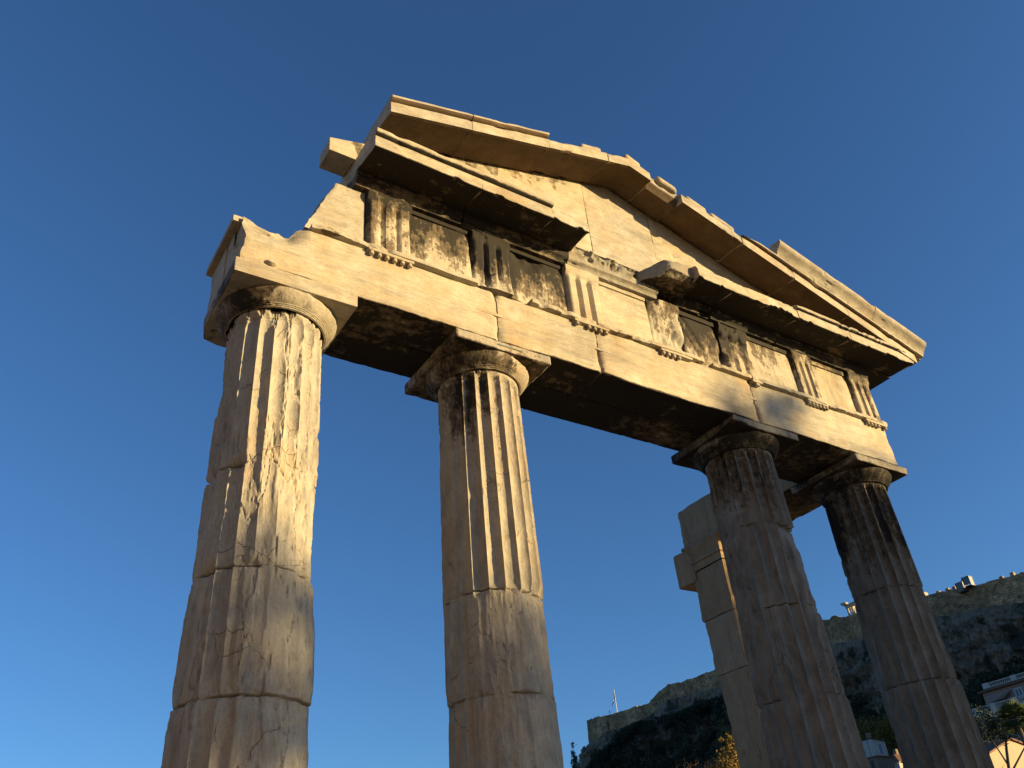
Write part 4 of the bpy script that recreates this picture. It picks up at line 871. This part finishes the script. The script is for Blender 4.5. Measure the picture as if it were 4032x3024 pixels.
# ---------------------------------------------------------------- houses under the citadel
TILE, tnt, tb = mat_new('clay_tiles'); tp_ = pos_vec(tnt); wv = nd(tnt, 'ShaderNodeTexWave', bands_direction='Y'); wv.inputs['Scale'].default_value = 1.6; lk(tnt, tp_, wv.inputs['Vector'])
tn = noise(tnt, tp_, 2.5, 5); lk(tnt, mix(tnt, 1.0, mix(tnt, tn, (.14, .055, .03), (.28, .12, .06)), ramp(tnt, wv.outputs[1], [(.2, .35), (.6, .8)]), 'MULTIPLY'), tb.inputs['Base Color']); tb.inputs['Roughness'].default_value = .85
PL = {'white': plain('plaster_white', (.40, .385, .355), .85, .06, 1), 'pink': plain('plaster_pink', (.25, .185, .165), .85, .07, 1), 'cream': plain('plaster_cream', (.36, .28, .18), .85, .06, 1), 'ochre': plain('plaster_ochre', (.165, .125, .085), .85, .1, 1)}
GLASS = plain('window_glass', (.035, .05, .075), .15, .1); SHUT = plain('shutter_blue', (.12, .17, .24), .6, .1)
def window(parent, c, w, h, axis, pane=GLASS, wall='white'):
    """framed window on a wall facing -axis, centre c"""
    m = MB(); x, y, z = c; e = .09
    def bx(a0, a1, z0, z1, d0, d1):
        if axis == 'y': m_.box((x+a0, y+d0, z+z0), (x+a1, y+d1, z+z1))
        else: m_.box((x+d0, y+a0, z+z0), (x+d1, y+a1, z+z1))
    m_ = m; bx(-w/2-e, -w/2, -h/2, h/2, -.07, .03); bx(w/2, w/2+e, -h/2, h/2, -.07, .03); bx(-w/2-e, w/2+e, h/2, h/2+e, -.07, .03); bx(-w/2-e-.05, w/2+e+.05, -h/2-e, -h/2, -.14, .03); bx(-.03, .03, -h/2, h/2, -.05, .03)
    o = m.build('window', WHITE, parent); m_ = MB(); bx(-w/2, w/2, -h/2, h/2, -.02, .02); m_.build('pane', pane, o); return o
# white house
wh = empty('white_house', (153.4, 106.5, 22), label='small white house with a tall window on its sunlit side', cat='house')
MB().box((0, 0, 0), (4.2, 2.4, 10.4)).build('wall', PL['white'], wh)
MB().add([(-.2, -.25, 10.40), (4.5, -.25, 10.02), (4.5, 2.6, 10.4), (-.2, 2.6, 10.75), (-.2, -.25, 10.58), (4.5, -.25, 10.2), (4.5, 2.6, 10.58), (-.2, 2.6, 10.93)], [(0,3,2,1),(4,5,6,7),(0,1,5,4),(1,2,6,5),(2,3,7,6),(3,0,4,7)]).build('roof', TILE, wh, sharp=20)
window(wh, (2.2, -.0, 8.6), 1.1, 2.0, 'y', SHUT)
MB().box((1.2, 1.0, 10.5), (1.9, 1.7, 11.9)).build('chimney', PL['ochre'], wh)
# tiled house in front of it
th_ = empty('tiled_house', (130, 86.0, 12), label='house with a hipped red tile roof below the white house', cat='house')
MB().box((.3, .3, 0), (8.5, 4.0, 11.4)).build('wall', PL['white'], th_)
MB().add([(-.15, -.15, 11.55), (9, -.15, 11.55), (9, 4.45, 11.55), (-.15, 4.45, 11.55), (2.3, 2.1, 13.2), (7.0, 2.1, 13.2)], [(0, 1, 5, 4), (2, 3, 4, 5), (0, 3, 2, 1)], [(3, 0, 4), (1, 2, 5)]).build('roof', TILE, th_, sharp=20)
m = MB()
for i in range(14): m.box((-.12, -.1+i*.33, 11.38), (.3, .06+i*.33, 11.545))
m.build('rafter_end', PL['white'], th_); window(th_, (2.6, .30, 9.6), .9, 1.5, 'y'); MB().box((3.0, 2.0, 12.6), (3.6, 2.6, 14.0)).build('chimney', PL['ochre'], th_)
# ochre tower house at the left
oh = empty('ochre_house', (122, 84.3, 11.6), label='narrow ochre house with a dark doorway next to the column', cat='house')
MB().box((0, 0, 0), (.8, 2.2, 12.1)).box((.81, 0, 0), (4, .35, 12.1)).box((.81, 1.9, 0), (4, 2.2, 12.1)).build('wall', PL['ochre'], oh)
MB().box((-.15, -.2, 12.105), (4.2, 2.4, 12.3)).build('roof', TILE, oh); MB().box((-.03, .75, 8.2), (.02, 1.35, 11.7)).build('door', plain('dark_door', (.03, .022, .018), .7), oh)
m = MB().tube([(124.5, 87.2, 14), (124.5, 86.9, 28.0)], [.05, .04], 6); tag(m.build('lamp_pole', DARK), 'thin dark pole standing in front of the white house', 'pole')
# pink house with roof balustrade and terrace
ph = empty('pink_house', (130, 54.0, 12.2), label='pink two storey house with tiled eave and balustraded terraces', cat='house')
MB().box((1.6, 0, 0), (12, 15.0, 18.0)).build('wall', PL['pink'], ph)
MB().box((0, -2, 0), (1.58, 18, 14.6)).build('terrace', PL['pink'], ph)
MB().box((-.15, -2.2, 14.605), (1.59, 18.2, 14.95)).build('terrace_floor', PL['white'], ph)
# rotate image order: the far end of the facade (large y) is the left end seen from the gate
MB().add([(.95, -.5, 17.95), (.95, 15.5, 17.95), (3.0, 15.5, 18.55), (3.0, -.5, 18.55), (.95, -.5, 18.1), (.95, 15.5, 18.1), (3.0, 15.5, 18.7), (3.0, -.5, 18.7)], [(0,3,2,1),(4,5,6,7),(0,1,5,4),(1,2,6,5),(2,3,7,6),(3,0,4,7)]).build('eave', TILE, ph, sharp=20)
def balustrade(name, x, y0, y1, z, h, mat, piers):
    m = MB(); m.box((x-.12, y0, z+h-.14), (x+.12, y1, z+h)); m.box((x-.12, y0, z), (x+.12, y1, z+.12)); o = m.build(name, mat, ph); b = MB(); n = int((y1-y0)/.34)
    for i in range(n):
        y = y0+(i+.5)*(y1-y0)/n; b.tube([(x, y, z+.12), (x, y, z+.12+(h-.26)*.35), (x, y, z+.12+(h-.26)*.7), (x, y, z+h-.14)], [.06, .10, .05, .07], 6)
    b.build('baluster', mat, o)
    for y in piers: MB().box((x-.2, y-.45, z-.01), (x+.2, y+.45, z+h+.06)).build('pier', mat, o)
balustrade('roof_balustrade', 2.9, 0, 15.2, 18.72, .75, PL['white'], (.5, 5.2, 10.0, 14.7)); balustrade('terrace_balustrade', .05, -2, 18, 14.955, .95, PL['white'], (-1.5, 4, 9.6, 13.2, 16.4))
for y in (2.6, 6.2, 9.4): window(ph, (1.6, y, 16.6), 1.0, 1.3, 'x', GLASS)
for y in (3.2, 8.5, 12.6): window(ph, (0, y, 12.0), 1.1, 1.9, 'x', SHUT)
MB().add([(.2, 11.2, 16.3), (1.55, 10.4, 17.3), (1.55, 14.4, 16.3), (.2, 11.2, 16.35), (1.55, 10.4, 17.35), (1.55, 14.4, 16.35)], [(0, 1, 4, 3), (1, 2, 5, 4), (2, 0, 3, 5)], [(0, 2, 1), (3, 4, 5)]).build('awning', PL['ochre'], ph, sharp=10)
# cream house with a sunlit gable
ch = empty('cream_house', (100, 53.6, 8), label='cream house whose gable wall glows in the sun, lower right', cat='house')
MB().add([(0, 0, 0), (15, 0, 0), (15, 7, 0), (0, 7, 0), (0, 0, 9.3), (15, 0, 9.3), (15, 7, 9.3), (0, 7, 9.3), (5.5, 0, 11.0), (5.5, 7, 11.0)], [(0, 3, 2, 1), (1, 2, 6, 5), (3, 0, 4, 7), (0, 1, 5, 4), (2, 3, 7, 6)], [(4, 5, 8), (6, 7, 9)]).build('wall', PL['cream'], ch, sharp=10)
MB().add([(-.4, -.3, 9.2), (5.5, -.3, 11.05), (15.4, -.3, 9.2), (-.4, 7.3, 9.2), (5.5, 7.3, 11.05), (15.4, 7.3, 9.2), (-.4, -.3, 9.4), (5.5, -.3, 11.25), (15.4, -.3, 9.4), (-.4, 7.3, 9.4), (5.5, 7.3, 11.25), (15.4, 7.3, 9.4)],
    [(0, 3, 4, 1), (1, 4, 5, 2), (6, 7, 10, 9), (7, 8, 11, 10), (0, 1, 7, 6), (1, 2, 8, 7), (4, 3, 9, 10), (5, 4, 10, 11), (3, 0, 6, 9), (2, 5, 11, 8)]).build('roof', TILE, ch, sharp=20)
# unseen houses added for light: north pair bounces warm sun, rear pair blocks sky
for k, (x0, y0, dx, w, h, c, lab) in enumerate([(-17, -22, -9, 11, 10.5, 'ochre', 'unseen ochre house with shutters, added to bounce warm light'), (-17, -10.8, -9, 13, 11, 'ochre', 'unseen cream house with shutters, added to bounce warm light'),
                                               (-29, -36, 13, 11, 13, 'pink', 'unseen tall pink house added behind the camera to block sky light'), (-43, -37, 13, 11, 12, 'ochre', 'unseen tall ochre house added behind the camera to block sky light')]):
    hs = empty('unseen_house', (x0, y0, 0), label=lab, cat='house'); a, b = sorted((0, dx)); MB().box((a, 0, 0), (b, w, h)).build('wall', PL[c], hs)
    MB().box((a-.3, -.3, h+.005), (b+.3, w+.3, h+.25)).build('roof', TILE, hs)
    for i in range(3):
        for z in (1.6, 4.6, 7.6) if h > 11 else (1.6, 4.6):
            if dx < 0: window(hs, (.08, (i+.5)*w/3, z+.6), 1.1, 1.9, 'x', SHUT)
            else: window(hs, ((i+.5)*dx/3, w+.08, z+.6), 1.1, 1.9, 'y', SHUT)
